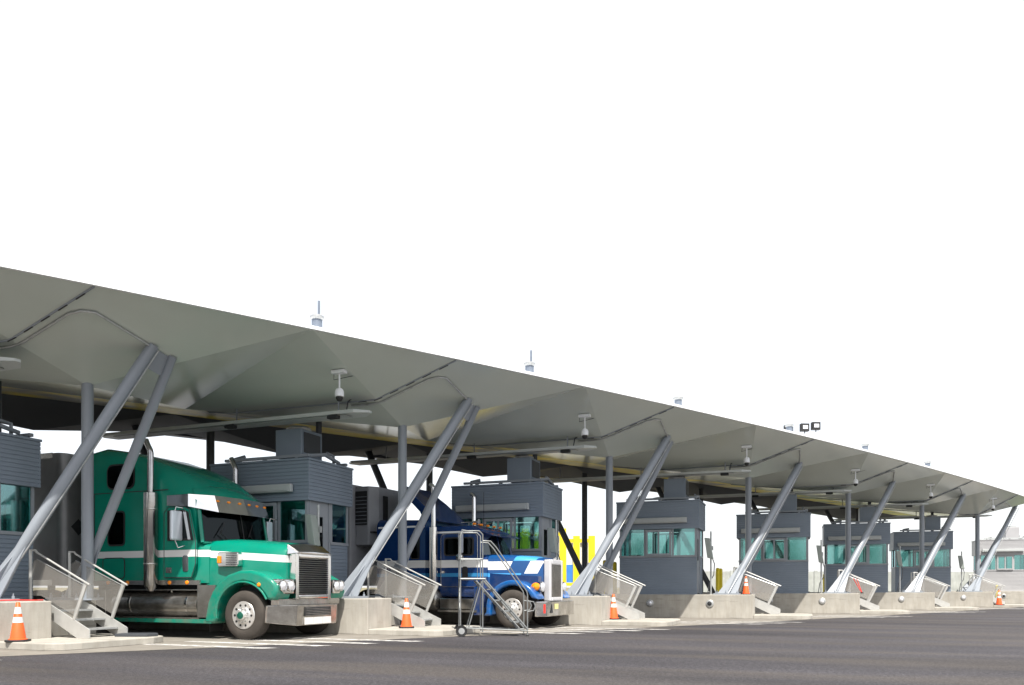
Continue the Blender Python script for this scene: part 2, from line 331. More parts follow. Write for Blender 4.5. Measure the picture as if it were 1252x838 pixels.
# ------------------------------------------------------------ canopy
TRI = []
def ctri(a, b, c): TRI.append((Vector(a), Vector(b), Vector(c))); return (a, b, c)
def soffit_z(x, y):
    best = None
    for a, b, c in TRI:
        d = (b.y-c.y)*(a.x-c.x)+(c.x-b.x)*(a.y-c.y)
        if abs(d) < 1e-9: continue
        l1 = ((b.y-c.y)*(x-c.x)+(c.x-b.x)*(y-c.y))/d; l2 = ((c.y-a.y)*(x-c.x)+(a.x-c.x)*(y-c.y))/d; l3 = 1-l1-l2
        if min(l1,l2,l3) > -1e-4: return l1*a.z+l2*b.z+l3*c.z
    return 6.0
def hit(px, py):
    """point of the soffit seen at a pixel"""
    Y = 8.0
    while Y < 70:
        p = pix(px, py, Y)
        if p.z >= soffit_z(p.x, p.y) and p.z < 7: return p
        Y += .02
    return pix(px, py, 20)
def canopy():
    root = empty('canopy', (0,0,0), label='long folded pale grey canopy roof sheltering all the inspection lanes', cat='canopy')
    ES = lambda i: edge(i-.47)
    def Cc(i):
        if i < 0: return Cp[0]+(Cp[0]-Cp[1])*(-i)+Vector((0,.1,0))
        return Cp[i]
    Mm = lambda i: rowp(i-.6, 6.3, 5.8)
    M2 = lambda i: rowp(i-.6, 7.6, 5.90)
    Dd = lambda i: rowp(i-.05, 8.9, ZC)
    Ff = lambda i: rowp(i-.47, 11.3, 6.1)
    def edges(a, b):   # straight front edge broken at the joint
        return [a, b]
    for i in range(-2, 7):
        E0, E1 = ES(i), ES(i+1); C = Cc(i); 
        def panel(tris, m=M_soff, nm='soffit_panel'):
            mb = MB()
            for t in tris:
                if nm == 'soffit_panel': ctri(*t)
                mb.add(t, [(0,1,2)])
            return mb.build(nm, m, root)
        jn = edge(i)
        panel([(E0, jn, C), (jn, E1, C)])
        panel([(E0, C, Mm(i)), (C, E1, Mm(i+1)), (C, Mm(i+1), Mm(i))])
        mb = MB(); mb.add([Mm(i), Mm(i+1), M2(i+1), M2(i)], [(0,1,2,3)]); mb.build('bounce_strip', M_bounce, root)  # opaque soffit strip, coloured as if lit yellow from below
        ctri(Mm(i), Mm(i+1), M2(i+1)); ctri(Mm(i), M2(i+1), M2(i))
        D = Dd(i)
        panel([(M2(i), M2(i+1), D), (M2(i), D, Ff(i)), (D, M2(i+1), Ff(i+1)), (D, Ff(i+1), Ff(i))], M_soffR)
    # roof deck (upper skin) and closing edge
    N = 36; mb = MB(); v = []; f = []
    ss = []
    for i in range(-2, 7): ss += [i-.47, i]
    ss.append(6.53)
    for s in ss:
        a = edge(s); b = rowp(s, 11.3, 6.1)
        v += [(a.x,a.y,6.455),(b.x,b.y,6.455)]
    n = len(ss); f = [(2*k,2*k+2,2*k+3,2*k+1) for k in range(n-1)]
    mb.add(v, f); mb.build('roof_deck', M_trim, root)
    mb = MB()                                        # white fascia flashing along the front
    for k in range(n-1):
        a, b = edge(ss[k]), edge(ss[k+1]); na, nb = nrm(ss[k]), nrm(ss[k+1])
        P = [a-na*.05, b-nb*.05, b+nb*.10, a+na*.10]
        mb.add([(p.x,p.y,z) for z in (6.392,6.462) for p in P], [(0,3,2,1),(4,5,6,7),(0,1,5,4),(2,3,7,6)])
    mb.build('edge_flashing', M_trim, root)
    mb = MB()                                        # rear gutter beam
    for k in range(n-1):
        a, b = rowp(ss[k],11.3,0), rowp(ss[k+1],11.3,0); na, nb = nrm(ss[k]), nrm(ss[k+1])
        P = [a-na*.15, b-nb*.15, b+nb*.15, a+na*.15]
        mb.add([(p.x,p.y,z) for z in (5.98,6.46) for p in P], [(0,3,2,1),(4,5,6,7),(0,1,5,4),(2,3,7,6)])
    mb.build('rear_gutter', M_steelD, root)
    mb = MB()                                        # end closures
    for s in (-2.47, 6.53):
        a, b, c = edge(s), rowp(s,6.3,5.8), rowp(s,11.3,6.1)
        mb.add([a, b, c, (c.x,c.y,6.455), (a.x,a.y,6.455)], [(0,1,2,3,4)])
    mb.build('end_closure', M_trim, root)
    # joints between roof bays, lying just under the skin
    for i in range(-1, 7):
        j = edge(i); a = alpha(max(i,0)); d = Vector((-math.cos(a), math.sin(a), 0)); 
        pts = []
        for k in range(0, 34):
            p = j + d*(.02+k*.22); z = soffit_z(p.x, p.y); pts.append(Vector((p.x, p.y, z-.012)))
        mb = MB(); mb.tube(pts, .02, 6); mb.build('expansion_joint', M_steel, root)
        off = Vector((.07,.10,0))
        # dashed cleats along the joint
        for k in range(1, 12, 2):
            p = pts[k]; q = pts[k+1]; mb = MB(); mb.tube([p-Vector((0,0,.018)), q-Vector((0,0,.018))], .014, 6); mb.build('joint_cleat', M_seam, root)
    # far beams crossing (thin stiffening ribs under the rear half)
    return root
canopy()

# ------------------------------------------------------------ supports
ORD = ['leftmost', 'second', 'third', 'fourth', 'fifth', 'sixth', 'seventh']
WHERE = ['at the left edge', 'between the two trucks', 'right of the blue truck',
         'fourth from left', 'fifth from left', 'sixth from left', 'seventh from left']
TPX = [(190,425),(574,490),(817,535),(978,567),(1092,590),(1178,606),(1243,620)]
Ttop = []
def supports(i):
    T = hit(*TPX[i]); Ttop.append(T)
    lat = (loc(i,0,1)-loc(i,0,0))
    A = loc(i, 1.0, .12, .86); B = loc(i, 1.05, 1.95, .86)
    base = loc(i, 1.0, 1.0, .85)
    root = empty('canopy_strut', base, 0, label='pair of slanted grey struts rising to the canopy, '+WHERE[i], cat='strut', group='slanted struts along the front of the canopy')
    def L(p): return Vector(p)-base
    U = (loc(i,1,0)-loc(i,0,0))
    up = Vector((0,0,1))
    for foot, t, nm in ((A, T-lat*.05, 'leg'), (B, T+lat*.42+U*.02, 'leg')):
        t = Vector((t.x, t.y, soffit_z(t.x, t.y)+.02))
        d = (t-foot).normalized(); p0 = foot + d*.55; p1 = foot+d*.95
        mb = MB(); mb.tube([L(foot+d*.12), L(p0), L(p1), L(foot+d*1.7), L(t-d*.5), L(t)], .10, 20, None)
        # tapering: thinner at the foot
        n = 20
        for ring, rr in zip(range(6), ((.05,.075,.10,.122,.122,.11) if foot is A else (.045,.06,.085,.10,.10,.09))):
            c = sum((Vector(mb.v[ring*n+j]) for j in range(n)), Vector())/n
            for j in range(n): mb.v[ring*n+j] = tuple(c+(Vector(mb.v[ring*n+j])-c)*rr/.10)
        leg = mb.build(nm, M_steel, root, smooth=50)
        # gusset fins at the foot
        mf = MB(); q = foot+d*1.75
        mf.slab([L(foot-U*.38), L(foot+U*.32), L(q+U*.02), L(q-U*.06)], .03)
        side = lat*.24
        mf.slab([L(foot-side), L(foot+side), L(q)], .03)
        mf.build('fin', M_steel, leg, bevel=.006)
        mp = MB(); a = -alpha(i)
        pl = [rot2(p, a) for p in ((-.48,-.33),(.42,-.33),(.42,.33),(-.48,.33))]
        mp.prism([(L(foot).x+p[0], L(foot).y+p[1]) for p in pl], 0.0, .05)
        for bx in (-.40,-.05,.34):
            for by in (-.26,.26):
                p = rot2((bx,by), a); mp.lathe([(.028,.05),(.028,.10),(.012,.10),(.012,.15)], (L(foot).x+p[0], L(foot).y+p[1], 0), n=8)
        mp.build('base_plate', M_steel, root)
    # top plate linking both legs
    z = min(T.z, 9)
    ta = T-Vector((0,0,.05)); 
    mb = MB(); q0 = Vector((T.x,T.y,soffit_z(T.x,T.y)-.02)); tb = T+lat*.42; q1 = Vector((tb.x,tb.y,soffit_z(tb.x,tb.y)-.02))
    d = (A-T).normalized()
    mb.slab([L(q0), L(q1), L(q1+d*.42), L(q0+d*.42)], .03); mb.build('link_plate', M_steel, root)
    # conduit down the first leg
    dd = (A-T).normalized(); off = U*.16
    j = edge(i)+nrm(i)*.55
    pts = [loc(i, 1.2, .2, .9)]
    pts = [T+dd*.1+off, T+dd*2.2+off, A-dd*.9+off*.9, A-dd*.3+off*1.2]
    mb = MB(); mb.tube([L(p) for p in pts], .014, 6); mb.build('conduit', M_galv, root, smooth=True)
    # conduit on the soffit
    s0 = i+.02
    Ks = []
    dl = Vector((-math.cos(alpha(i)), math.sin(alpha(i)), 0))
    jn = edge(i)+nrm(i)*.30
    chain = [jn+dl*(2.7-.3*k) for k in range(0, 8)] + [jn+dl*.45+Vector((.10,.05,0)), jn+dl*.35+Vector((.2,.2,0))]
    e = Vector((T.x,T.y,0)); st = chain[-1]
    for k in range(1, 8): chain.append(st+(e-st)*k/7)
    pts = [Vector((p.x,p.y,soffit_z(p.x,p.y)-.03)) for p in chain]
    mb = MB(); mb.tube(pts, .024, 8); o = mb.build('soffit_conduit', M_galv, smooth=True)
    tag(o, 'bent metal conduit under the canopy at the '+ORD[i]+' strut from left', 'conduit', 'conduits under the canopy edge')
    # vertical column
    p = Cp[i]; cr = empty('column', (p.x,p.y,.85), label='slim upright grey column behind metal steps, '+WHERE[i], cat='column', group='upright columns along the front of the canopy')
    mb = MB(); mb.tube([(0,0,.02),(0,0,ZC-.85+.05)], .115, 20); mb.build('shaft', M_steel, cr, smooth=50)
    mb = MB(); mb.lathe([(.24,0),(.24,.03)], n=20); mb.build('base_plate', M_steel, cr)
    # rear column and strut
    p = loc(i, -4.8, 1.9); z = soffit_z(p.x, p.y)
    cr = empty('rear_column', (p.x,p.y,.85), label='dark upright rear column behind the '+ORD[i]+' booth from left', cat='column', group='rear columns under the canopy')
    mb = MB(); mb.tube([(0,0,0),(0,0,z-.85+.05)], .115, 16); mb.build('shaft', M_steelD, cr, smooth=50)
    mb = MB(); mb.lathe([(.24,0),(.24,.03)], n=20); mb.build('base_plate', M_steelD, cr)
    f0 = loc(i, -4.1, .4, .86); t0 = loc(i, -6.7, 1.0, 0); t0.z = soffit_z(t0.x,t0.y)
    cr = empty('rear_strut', f0, label='dark slanted strut leaning back behind the '+ORD[i]+' booth from left', cat='strut', group='rear struts under the canopy')
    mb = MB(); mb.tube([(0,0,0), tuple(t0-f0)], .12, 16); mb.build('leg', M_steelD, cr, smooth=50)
    mb = MB(); mb.box(-.3,.3,-.3,.3,-.006,.03); mb.build('base_plate', M_steelD, cr)
for i in range(7): supports(i)

# ------------------------------------------------------------ islands, stairs
def island(i, u_end=1.9):
    root = empty('concrete_island', (BX[i],BY[i],0), -alpha(i), label='concrete lane island, '+(WHERE[i] if i < 3 else ['','','','holding the fourth booth and a cone on its top','under the fifth booth from the left','under the sixth booth from the left','under the seventh booth from the left','under the pale sunlit booth at far right'][i]),
                 cat='island', group='raised concrete islands between the lanes')
    mb = MB(); mb.prism([(-6.5,-.35),(1.9,-.35),(1.9,.75),(1.3,.75),(1.3,2.25),(-6.5,2.25)], 0, .85)
    mb.build('island_block', M_conc, root, bevel=.02)
    ku = 3.85 if i else 3.5
    if i == 7: ku = 3.0
    mb = MB(); mb.prism([(1.303,.752),(1.903,.752),(1.903,-.348),(ku-.35,-.348),(ku-.08,-.2),(ku,.1),(ku,1.7),(ku-.12,2.05),(ku-.4,2.2),(1.303,2.2)], 0, .14)
    mb.build('kerb', M_conc, root, bevel=.02)
    for uu in ((-1.65,.45) if i != 3 else (-1.72,.42)):
        mb = MB(); mb.lathe([(.0,-.385),(.12,-.385),(.135,-.375),(.135,-.352)], (uu,0,.53), 'y', 20)
        l = mb.build('bulkhead_lamp', M_galv, root, smooth=True)
        mb = MB(); mb.lathe([(.0,-.41),(.05,-.405),(.08,-.388)], (uu-.01,0,.53), 'y', 16); mb.build('lens', M_dark if (uu > 0) == (i == 3) else M_lens, l, smooth=True)
for i in range(8): island(i)

def stairs(i):
    root = empty('access_steps', (BX[i],BY[i],0), -alpha(i), label='metal access steps with clear panelled guard rails, '+WHERE[i], cat='steps', group='metal steps at the island ends')
    z0, z1 = .85, .14; u0, u1 = 1.36, 2.75
    for v in (.86, 1.72):
        mb = MB()   # stringer
        mb.slab([(u0,v,z0-.18),(u0,v,z0+.03),(u0+.12,v,z0+.03),(u1,v,z1+.17),(u1,v,.142),(u1-.32,v,.142)], .03)
        mb.build('stringer', M_alu, root)
        pa, pb = Vector((u0-.02, v, z0+.95)), Vector((u1+.02, v, z1+1.02))
        d = (pb-pa).normalized(); nn = Vector((d.z, 0, -d.x))          # nn: down and back, square to the slope
        mb = MB(); mb.tube([(u0-.22,v,z0+1.0), pa+Vector((-.04,0,.045)), pa, pb], .02, 8); mb.build('handrail', M_alu, root, smooth=True)
        mb = MB(); mb.tube([(u0-.2,v,z0),(u0-.2,v,z0+.99)], .03, 8); mb.build('rail_post', M_alu, root, smooth=True)
        e = pb-d*.12
        mb = MB(); mb.slab([e-d*.045, e+d*.045, e+nn*.80+d*.03, e+nn*.80-d*.03], .035); mb.build('end_post', M_alu, root, bevel=.005)
        q = [pa+Vector((-.14,0,-.22)), pa+nn*.20, e+nn*.06-d*.03, e+nn*.70-d*.03, Vector((u0+.10,v,z0+.10)), Vector((u0-.14,v,z0+.10))]
        q[1] = pa+nn*.12+d*.05
        mb = MB(); mb.slab(q, .008); mb.build('infill_panel', M_panel, root)
        mb = MB(); mb.tube([q[1], q[2]], .009, 6); mb.tube([q[2],q[3]], .007, 6); mb.build('panel_edge', M_galv, root)
    for k in range(3):
        t = (k+.9)/4; uu = u0+(u1-u0)*t+.02; zz = z0-(z0-z1)*(k+1)/4
        mb = MB(); mb.box(uu-.16, uu+.14, .89, 1.715, zz-.035, zz); mb.build('tread', M_galv, root)
for i in range(7): stairs(i)

# ------------------------------------------------------------ booths
def siding(mb, x0, x1, y, z0, z1, pitch=.085, dirn=-1, axis='x'):
    """grooved cladding slab; outer face at y facing dirn"""
    n = max(1, int(round((z1-z0)/(pitch*1.05)))); p = (z1-z0)/n; th = .05; g = .013
    prof = []
    for k in range(n):
        za = z0+k*p; prof += [(0, za), (0, za+p*.76), (g, za+p*.82), (g, za+p*.97)]
    prof.append((0, z1))
    poly = [(y - dirn*o, z) for o, z in prof] + [(y-dirn*th, z1), (y-dirn*th, z0)]
    m = len(poly)
    if axis == 'x': v = [(x0, q[0], q[1]) for q in poly] + [(x1, q[0], q[1]) for q in poly]
    else: v = [(q[0], x0, q[1]) for q in poly] + [(q[0], x1, q[1]) for q in poly]
    mb.add(v, [(i, (i+1) % m, m+(i+1) % m, m+i) for i in range(m)])
    mb.add(v, [tuple(range(m)), tuple(range(2*m-1, m-1, -1))])
def make_booth(i, label, pale=False):
    m1 = M_boothW if pale else M_booth; m2 = M_boothW if pale else M_boothL
    root = empty('inspection_booth', (BX[i],BY[i],.85), -alpha(i), label=label, cat='booth', group='booths on the lane islands')
    Lb = 3.05; W = 1.95; o = .10
    x0, x1, y0, y1 = -Lb+o, -o, o, W-o
    zs, zh, zt = 1.37, 2.42, 3.41
    mb = MB(); siding(mb, x0, x1, y0, 0, zs, .085, -1); siding(mb, x0, x1, y1, 0, zs, .085, 1)
    siding(mb, y0+.05, y1-.05, x0, 0, zs, .085, -1, 'y'); siding(mb, y0+.95, y1-.05, x1, 0, zs, .085, 1, 'y')
    mb.build('lower_cladding', m1, root)
    mb = MB(); siding(mb, -Lb, 0, 0, zh, zt, .085, -1); siding(mb, -Lb, 0, W, zh, zt, .085, 1)
    siding(mb, .05, W-.05, -Lb, zh, zt, .085, -1, 'y'); siding(mb, .05, W-.05, 0, zh, zt, .085, 1, 'y')
    mb.build('upper_cladding', m1, root)
    mb = MB(); mb.box(-Lb-.02, .02, -.02, W+.02, zt, zt+.05); mb.build('roof', m1, root)
    mb = MB(); mb.box(-Lb+.06,-.06,.06,W-.06, zh, zh+.05); mb.build('ceiling', m1, root)
    mb = MB(); mb.box(x0+.06,x1-.06,y0+.06,y1-.06,0,.06); mb.build('floor_plate', m1, root)
    mb = MB()   # frame: sills, posts
    for yy0, yy1 in ((y0-.03, y0+.06), (y1-.06, y1+.03)):
        mb.box(x0-.02, x1+.02, yy0, yy1, zs, zs+.07)
        for xx in (x0, x0+.92, x0+1.95, x1-.07): mb.box(xx, xx+.07, yy0+.02, yy1-.005, zs+.07, zh)
    for xx0, xx1 in ((x0-.02, x0+.06),):
        mb.box(xx0, xx1, y0+.061, y1-.061, zs, zs+.07); mb.box(xx0, xx1, .95, 1.02, zs+.07, zh)
    mb.box(x1-.06, x1+.02, y0+.96, y1-.061, zs, zs+.07); mb.box(x1-.06,x1+.015,y0+.95,y0+1.03,zs+.07,zh); mb.box(x1-.06,x1+.015,y0+.06,y0+.12,0,zh); mb.box(x1-.06,x1+.015,y0+.88,y0+.948,0,zh)
    mb.build('frame', m2, root)
    def pane(a, b, yy, kind='x'):
        mb = MB()
        if kind == 'x': mb.box(a, b, yy-.006, yy+.006, zs+.07, zh)
        else: mb.box(yy-.006, yy+.006, a, b, zs+.07, zh)
        mb.build('window', G_teal, root)
    for yy in (y0+.02, y1-.02):
        pane(x0+.07, x0+.92, yy); pane(x0+2.02, x1-.07, yy)
    # projecting slider windows
    for yy in (y0-.05, y1+.05):
        mb = MB(); a, b = x0+1.0, x0+1.94; z0, z1 = zs+.06, zh-.03
        ya, yb = yy-.03, yy+.03
        mb.box(a,b,ya,yb,z0,z0+.08); mb.box(a,b,ya,yb,z1-.08,z1); mb.box(a,a+.07,ya,yb,z0+.08,z1-.08); mb.box(b-.07,b,ya,yb,z0+.08,z1-.08); mb.box((a+b)/2-.03,(a+b)/2+.03,ya+.005,yb-.005,z0+.08,z1-.08)
        s = mb.build('sliding_window', m2, root)
        mb = MB(); mb.box(a+.07,b-.07,yy-.005,yy+.005,z0+.08,z1-.08); mb.build('pane', G_teal, s)
    pane(.16+y0, .95, x0+.02, 'y'); pane(1.02, y1-.06, x0+.02, 'y'); pane(y0+1.03, y1-.06, x1-.02, 'y')
    # door
    mb = MB(); dx = x1-.03
    mb.box(dx-.02,dx+.02,y0+.12,y0+.30,.05,zh); mb.box(dx-.02,dx+.02,y0+.66,y0+.88,.05,zh); mb.box(dx-.02,dx+.02,y0+.30,y0+.66,.05,1.25); mb.box(dx-.02,dx+.02,y0+.30,y0+.66,2.05,zh)
    d = mb.build('door', m2, root)
    mb = MB(); mb.box(dx-.005,dx+.005,y0+.30,y0+.66,1.25,2.05); mb.build('pane', G_dark, d)
    mb = MB(); mb.tube([(dx+.02,y0+.82,1.0),(dx+.07,y0+.82,1.0),(dx+.07,y0+.72,1.0)], .012, 6); mb.build('handle', M_chrome, d, smooth=True)
    # strip luminaire on the lane side
    mb = MB(); mb.prismy([(-2.85,2.62),(-.42,2.62),(-.42,2.82),(-2.85,2.82)], -.16, -.045)
    l = mb.build('strip_light', M_grey, root, bevel=.02)
    mb = MB(); mb.box(-2.75,-.5,-.18,-.161,2.66,2.78); mb.build('diffuser', M_grey, l)
    # roof plant
    mb = MB(); mb.box(-1.35,-.55,.45,1.35, zt+.17, zt+.90)
    ac = mb.build('air_handler', M_booth if not pale else M_boothW, root, bevel=.02)
    mb = MB(); mb.box(-.545,-.535,.55,1.25,zt+.3,zt+.82); mb.build('grille', M_steelD, ac)
    mb = MB(); mb.lathe([(.30,zt+.90),(.32,zt+.98),(.26,zt+1.02),(.05,zt+1.03)], (-.95,.9,0), n=20); mb.build('fan_hood', M_galv if not pale else M_grey, ac, smooth=40)
    mb = MB()
    for yy in (.12, W-.18): mb.box(-2.7,-.1,yy,yy+.09,zt+.10,zt+.17)
    for xx in (-2.3,-1.5,-.5): mb.box(xx,xx+.08,.13,W-.13,zt+.051,zt+.10)
    mb.tube([(-2.5,.3,zt+.05),(-2.5,.3,zt+.2),(-2.2,.3,zt+.24)], .05, 8)
    mb.tube([(-.3,1.5,zt+.05),(-.3,1.5,zt+.33),(-.3,1.2,zt+.36)], .04, 8)
    mb.tube([(-.2,.3,zt+.15),(-.15,.9,zt+.26),(-.2,1.6,zt+.15)], .05, 8)
    mb.build('roof_rail', M_steel if not pale else M_grey, root)
    mb = MB(); mb.tube([(-.8,1.55,zt+.05),(-.8,1.55,zt+1.3)], .08, 12) if not pale else mb.box(-.9,-.8,1.5,1.6,zt+.05,zt+.3)
    mb.build('roof_post', M_steelD if not pale else M_grey, root, smooth=50)
    # furniture seen through the glass
    mb = MB(); mb.box(x0+.2,x0+1.8,y0+.07,y0+.5,1.0,1.04); mb.box(x0+.25,x0+.31,y0+.1,y0+.45,.06,1.0); mb.box(x0+1.7,x0+1.76,y0+.1,y0+.45,.06,1.0)
    mb.build('counter', M_dark, root)
    mb = MB(); mb.box(x0+.35,x0+.75,y0+.22,y0+.27,1.15,1.48); mb.box(x0+.52,x0+.58,y0+.24,y0+.28,1.04,1.15); mb.build('monitor', M_black, root)
    return root
BL = ['dark grey clad booth cut off by the left photo edge', 'dark grey clad booth right behind the green truck bonnet', 'dark grey clad booth right behind the blue truck bonnet with an officer inside',
      'dark grey clad booth beside the fourth column, nearest one clear of the trucks', 'dark grey clad booth beyond the cone that stands on an island top',
      'dark grey clad booth with the red barrier poles at its steps', 'smallest dark grey clad booth, last one under the canopy']
B0 = make_booth(1, BL[1])
for i in (0, 2, 3, 4, 5, 6):
    b = dup(B0); b.location = (BX[i],BY[i],.85); b.rotation_euler = (0,0,-alpha(i)); b['label'] = BL[i]
make_booth(7, 'pale sunlit booth beyond the end of the canopy at the right photo edge', True)

# ------------------------------------------------------------ reader posts
def post(i):
    p = loc(i, .42 if i != 1 else .30, -.02, .85)
    root = empty('signal_post', p, -alpha(i), label='thin post with a tilted pale box beside the '+ORD[i]+' booth from left', cat='signal post', group='tilted signal boxes beside the booths')
    mb = MB(); mb.tube([(0,0,0),(0,0,2.28)], .03, 8); mb.lathe([(.09,0),(.09,.02)], n=12); mb.build('pole', M_galv, root, smooth=40)
    mb = MB(); mb.prismy([(-.10,1.32),(.10,1.27),(-.02,2.02),(-.20,2.04)], -.28, -.04); mb.build('signal_box', mat('signal_box_grey',(.26,.29,.27),.5), root, bevel=.015)
    mb = MB(); mb.box(-.06,.08,-.04,.04,1.6,1.75); mb.build('bracket', M_galv, root)
    mb = MB(); mb.tube([(.06,-.05,1.3),(.13,-.03,1.1),(.10,0,.7),(-.05,.03,.45),(-.12,.02,.0)], .016, 6); mb.build('cable', M_steelD, root, smooth=True)
for i in range(1, 7): post(i)

# ------------------------------------------------------------ under-canopy beams, cameras
ENDPX = [None, (453,505), (729,548), (918,577), (1041,601), (1135,617), (1213,631)]
def beam(i):
    a = alpha(i); e = loc(i, 1.85 if i < 3 else 1.7, .1, 5.3)
    if ENDPX[i]: 
        px, py = ENDPX[i]; Y = F*(5.30-EYE)/(HY-py); e = pix(px, py, Y)
    root = empty('light_trough', e, -a, label='long flat hanging light trough above the '+ORD[i]+' booth from left', cat='light fitting', group='long light troughs hung under the canopy')
    mb = MB(); Lh = 8.4
    mb.add([(0,-.06,0),(0,.06,0),(-.3,.28,-.02),(-Lh,.28,-.02),(-Lh-.25,.0,0),(-Lh,-.28,-.02),(-.3,-.28,-.02),
            (0,-.06,.05),(0,.06,.05),(-.3,.28,.06),(-Lh,.28,.06),(-Lh-.25,0,.06),(-Lh,-.28,.06),(-.3,-.28,.06)],
           [tuple(range(6,-1,-1)), tuple(range(7,14))]+[(k,(k+1)%7,7+(k+1)%7,7+k) for k in range(7)])
    mb.build('trough', M_trough, root)
    mb = MB(); mb.box(-Lh+.3,-.6,-.17,.17,-.035,-.021); mb.build('diffuser', M_grey, root)
    for x in (-.9,-4.0,-7.2):
        wx, wy = rot2((x,0), -a); z = soffit_z(e.x+wx, e.y+wy)-e.z
        mb = MB(); mb.tube([(x,0,.09),(x,0,z)], .02, 8); mb.build('hanger', M_steel, root)
        if x > -7:
            mb = MB(); mb.box(x-.14,x+.14,-.30,-.14,-.12,-.037); mb.build('lamp_head', M_dark, root, bevel=.01)
    mb = MB(); mb.tube([(-.75,.1,.09),(-.7,.1,.35),(-.45,.1,.5),(-.1,.1,.55)], .018, 6); mb.build('conduit', M_steelD, root, smooth=True)
for i in range(0, 7): beam(i)
CAMPX = [(415,453),(715,507),(913,545),(1046,574),(1138,592),(1214,609)]
for k, (px, py) in enumerate(CAMPX):
    p = hit(px, py)
    root = empty('dome_camera', p, -alpha(k+1), label='white dome security camera on a drop stem, '+['first from left, left of the second strut','second from left, above the blue truck booth','third from left, near the fourth column','fourth from left','fifth from left','sixth and last from left'][k], cat='camera', group='dome cameras hanging under the canopy')
    root.scale = (.8,.8,.95)
    mb = MB(); mb.box(-.22,.20,-.10,.10,-.08,.0); mb.build('mount_plate', M_trim, root, bevel=.01)
    mb = MB(); mb.tube([(0,0,-.05),(0,0,-.46)], .026, 10); mb.build('stem', M_trim, root, smooth=True)
    mb = MB(); mb.lathe([(.04,-.42),(.10,-.45),(.125,-.50),(.13,-.62),(.11,-.63)], n=20); hs = mb.build('housing', M_trim, root, smooth=40)
    mb = MB(); mb.lathe([(.10,-.631),(.10,-.67),(.07,-.72),(.02,-.74)], n=16); mb.build('dome', M_black, hs, smooth=True)
    mb = MB(); mb.tube([(-.18,0,-.06),(-.22,.05,-.2),(.1,.3,-.1),(.5,.5,0.0)], .010, 6); mb.build('cable', M_steelD, root, smooth=True)

# ------------------------------------------------------------ rooftop vents and floodlights
for k, (px, py, spike) in enumerate([(388,404,1),(648,459,1),(829,499,0),(965,530,0),(1058,553,0),(1134,571,0)]):
    # stands just behind the front edge
    best = min((abs((edge(s/200)+nrm(s/200)*.35).x/(edge(s/200)+nrm(s/200)*.35).y-(px-CX)/F), s/200) for s in range(-200, 1300))[1]
    p = edge(best)+nrm(best)*.35; p.z = 6.455
    root = empty('roof_vent', p, 0, label='small white roof vent on the canopy edge, '+['leftmost, with a tall spike','second from left, with a spike','third from left, plain and short','fourth from left, beside the floodlights','fifth from left','sixth from left, near the right end'][k], cat='roof vent', group='roof vents along the canopy')
    mb = MB(); mb.lathe([(.11,0),(.11,.28)], n=16); mb.build('stack', M_vent, root, smooth=40)
    mb = MB(); mb.lathe([(.12,.28),(.15,.31),(.15,.35),(.10,.38)], n=16); mb.build('cap', M_galv, root, smooth=40)
    if spike: mb = MB(); mb.tube([(.04,0,.36),(.04,0,.68)], .026, 8); mb.build('spike', M_vent, root, smooth=True)
fp = edge(3.0)+nrm(3.0)*.5; fp.z = 6.7
root = empty('floodlight_bar', (fp.x+.28,fp.y,6.50), R(5), label='bar of three small floodlights standing on the canopy edge', cat='floodlights')
mb = MB(); mb.tube([(-.8,0,.03),(.25,0,.18)], .03, 8); mb.tube([(.0,0,-.06),(0,0,.15)], .03, 8); mb.build('bar', M_trim, root, smooth=40)
for x, z in ((-.78,.30),(-.18,.36),(.24,.42)):
    mb = MB(); mb.box(x-.15,x+.15,-.06,.10,z-.12,z+.16); mb.tube([(x,0,z-.2),(x,0,z-.08)], .02, 6); f = mb.build('floodlight', M_black, root, bevel=.01)
    mb = MB(); mb.box(x-.09,x+.09,-.068,-.062,z-.04,z+.09); mb.build('lens', M_lens, f)

# ------------------------------------------------------------ cones
def cone_parts(root):
    mb = MB(); mb.prism([(-.18,-.14),(-.14,-.18),(.14,-.18),(.18,-.14),(.18,.14),(.14,.18),(-.14,.18),(-.18,.14)], 0, .035); mb.build('foot', M_black, root, bevel=.008)
    rr = lambda z: .135-(z/.71)*.105
    def seg(z0, z1, e=0): return MB().lathe([(rr(z0)+e, z0), (rr(z1)+e, z1)], n=24)
    MB().lathe([(.150,.035),(.15,.045),(rr(.05),.055),(rr(.70),.70),(rr(.70)-.01,.71)], n=24).build('body', M_orange, root, smooth=40)
    seg(.34,.44,.003).build('reflective_collar', M_white, root, smooth=40)
    seg(.50,.62,.003).build('reflective_collar', M_white, root, smooth=40)
cones = [((22,784.5), .98, 1.0, 'tall orange traffic cone on the kerb at the left edge', 0), ((497,768), .98, 1.0, 'orange traffic cone on the kerb between the green and blue trucks',0),
         ((750,757.5), .98, 1.08, 'orange traffic cone on the kerb right of the blue truck',0), ((912,727), .27, .93, 'orange traffic cone standing on top of the fourth island by the strut foot',3),
         ((1026,725.5), .27, 1, 'orange cone top peeping from behind the fifth strut foot',4), ((1120,724), .27, .9, 'orange cone half hidden behind the sixth strut foot',5),
         ((1221.5,740), .98, 1.15, 'orange traffic cone by a yellow bollard at the far right',0)]
proto = None
for k, ((px, py), dz, sc, lab, il) in enumerate(cones):
    if dz > .5: Y = F*dz/(py-HY); z = .14; X = (px-CX)*Y/F
    else:
        Y = [0,0,0,28.3,33.6,38.6][il]; X = (px-CX)*Y/F; z = .85
    if k == 0: proto = empty('traffic_cone', (X,Y,z)); cone_parts(proto); c = proto
    else: c = dup(proto); c.location = (X,Y,z)
    c.rotation_euler = (0,0,random.uniform(0,1)); c.scale = (sc,)*3
    tag(c, lab, 'traffic cone', 'orange traffic cones')

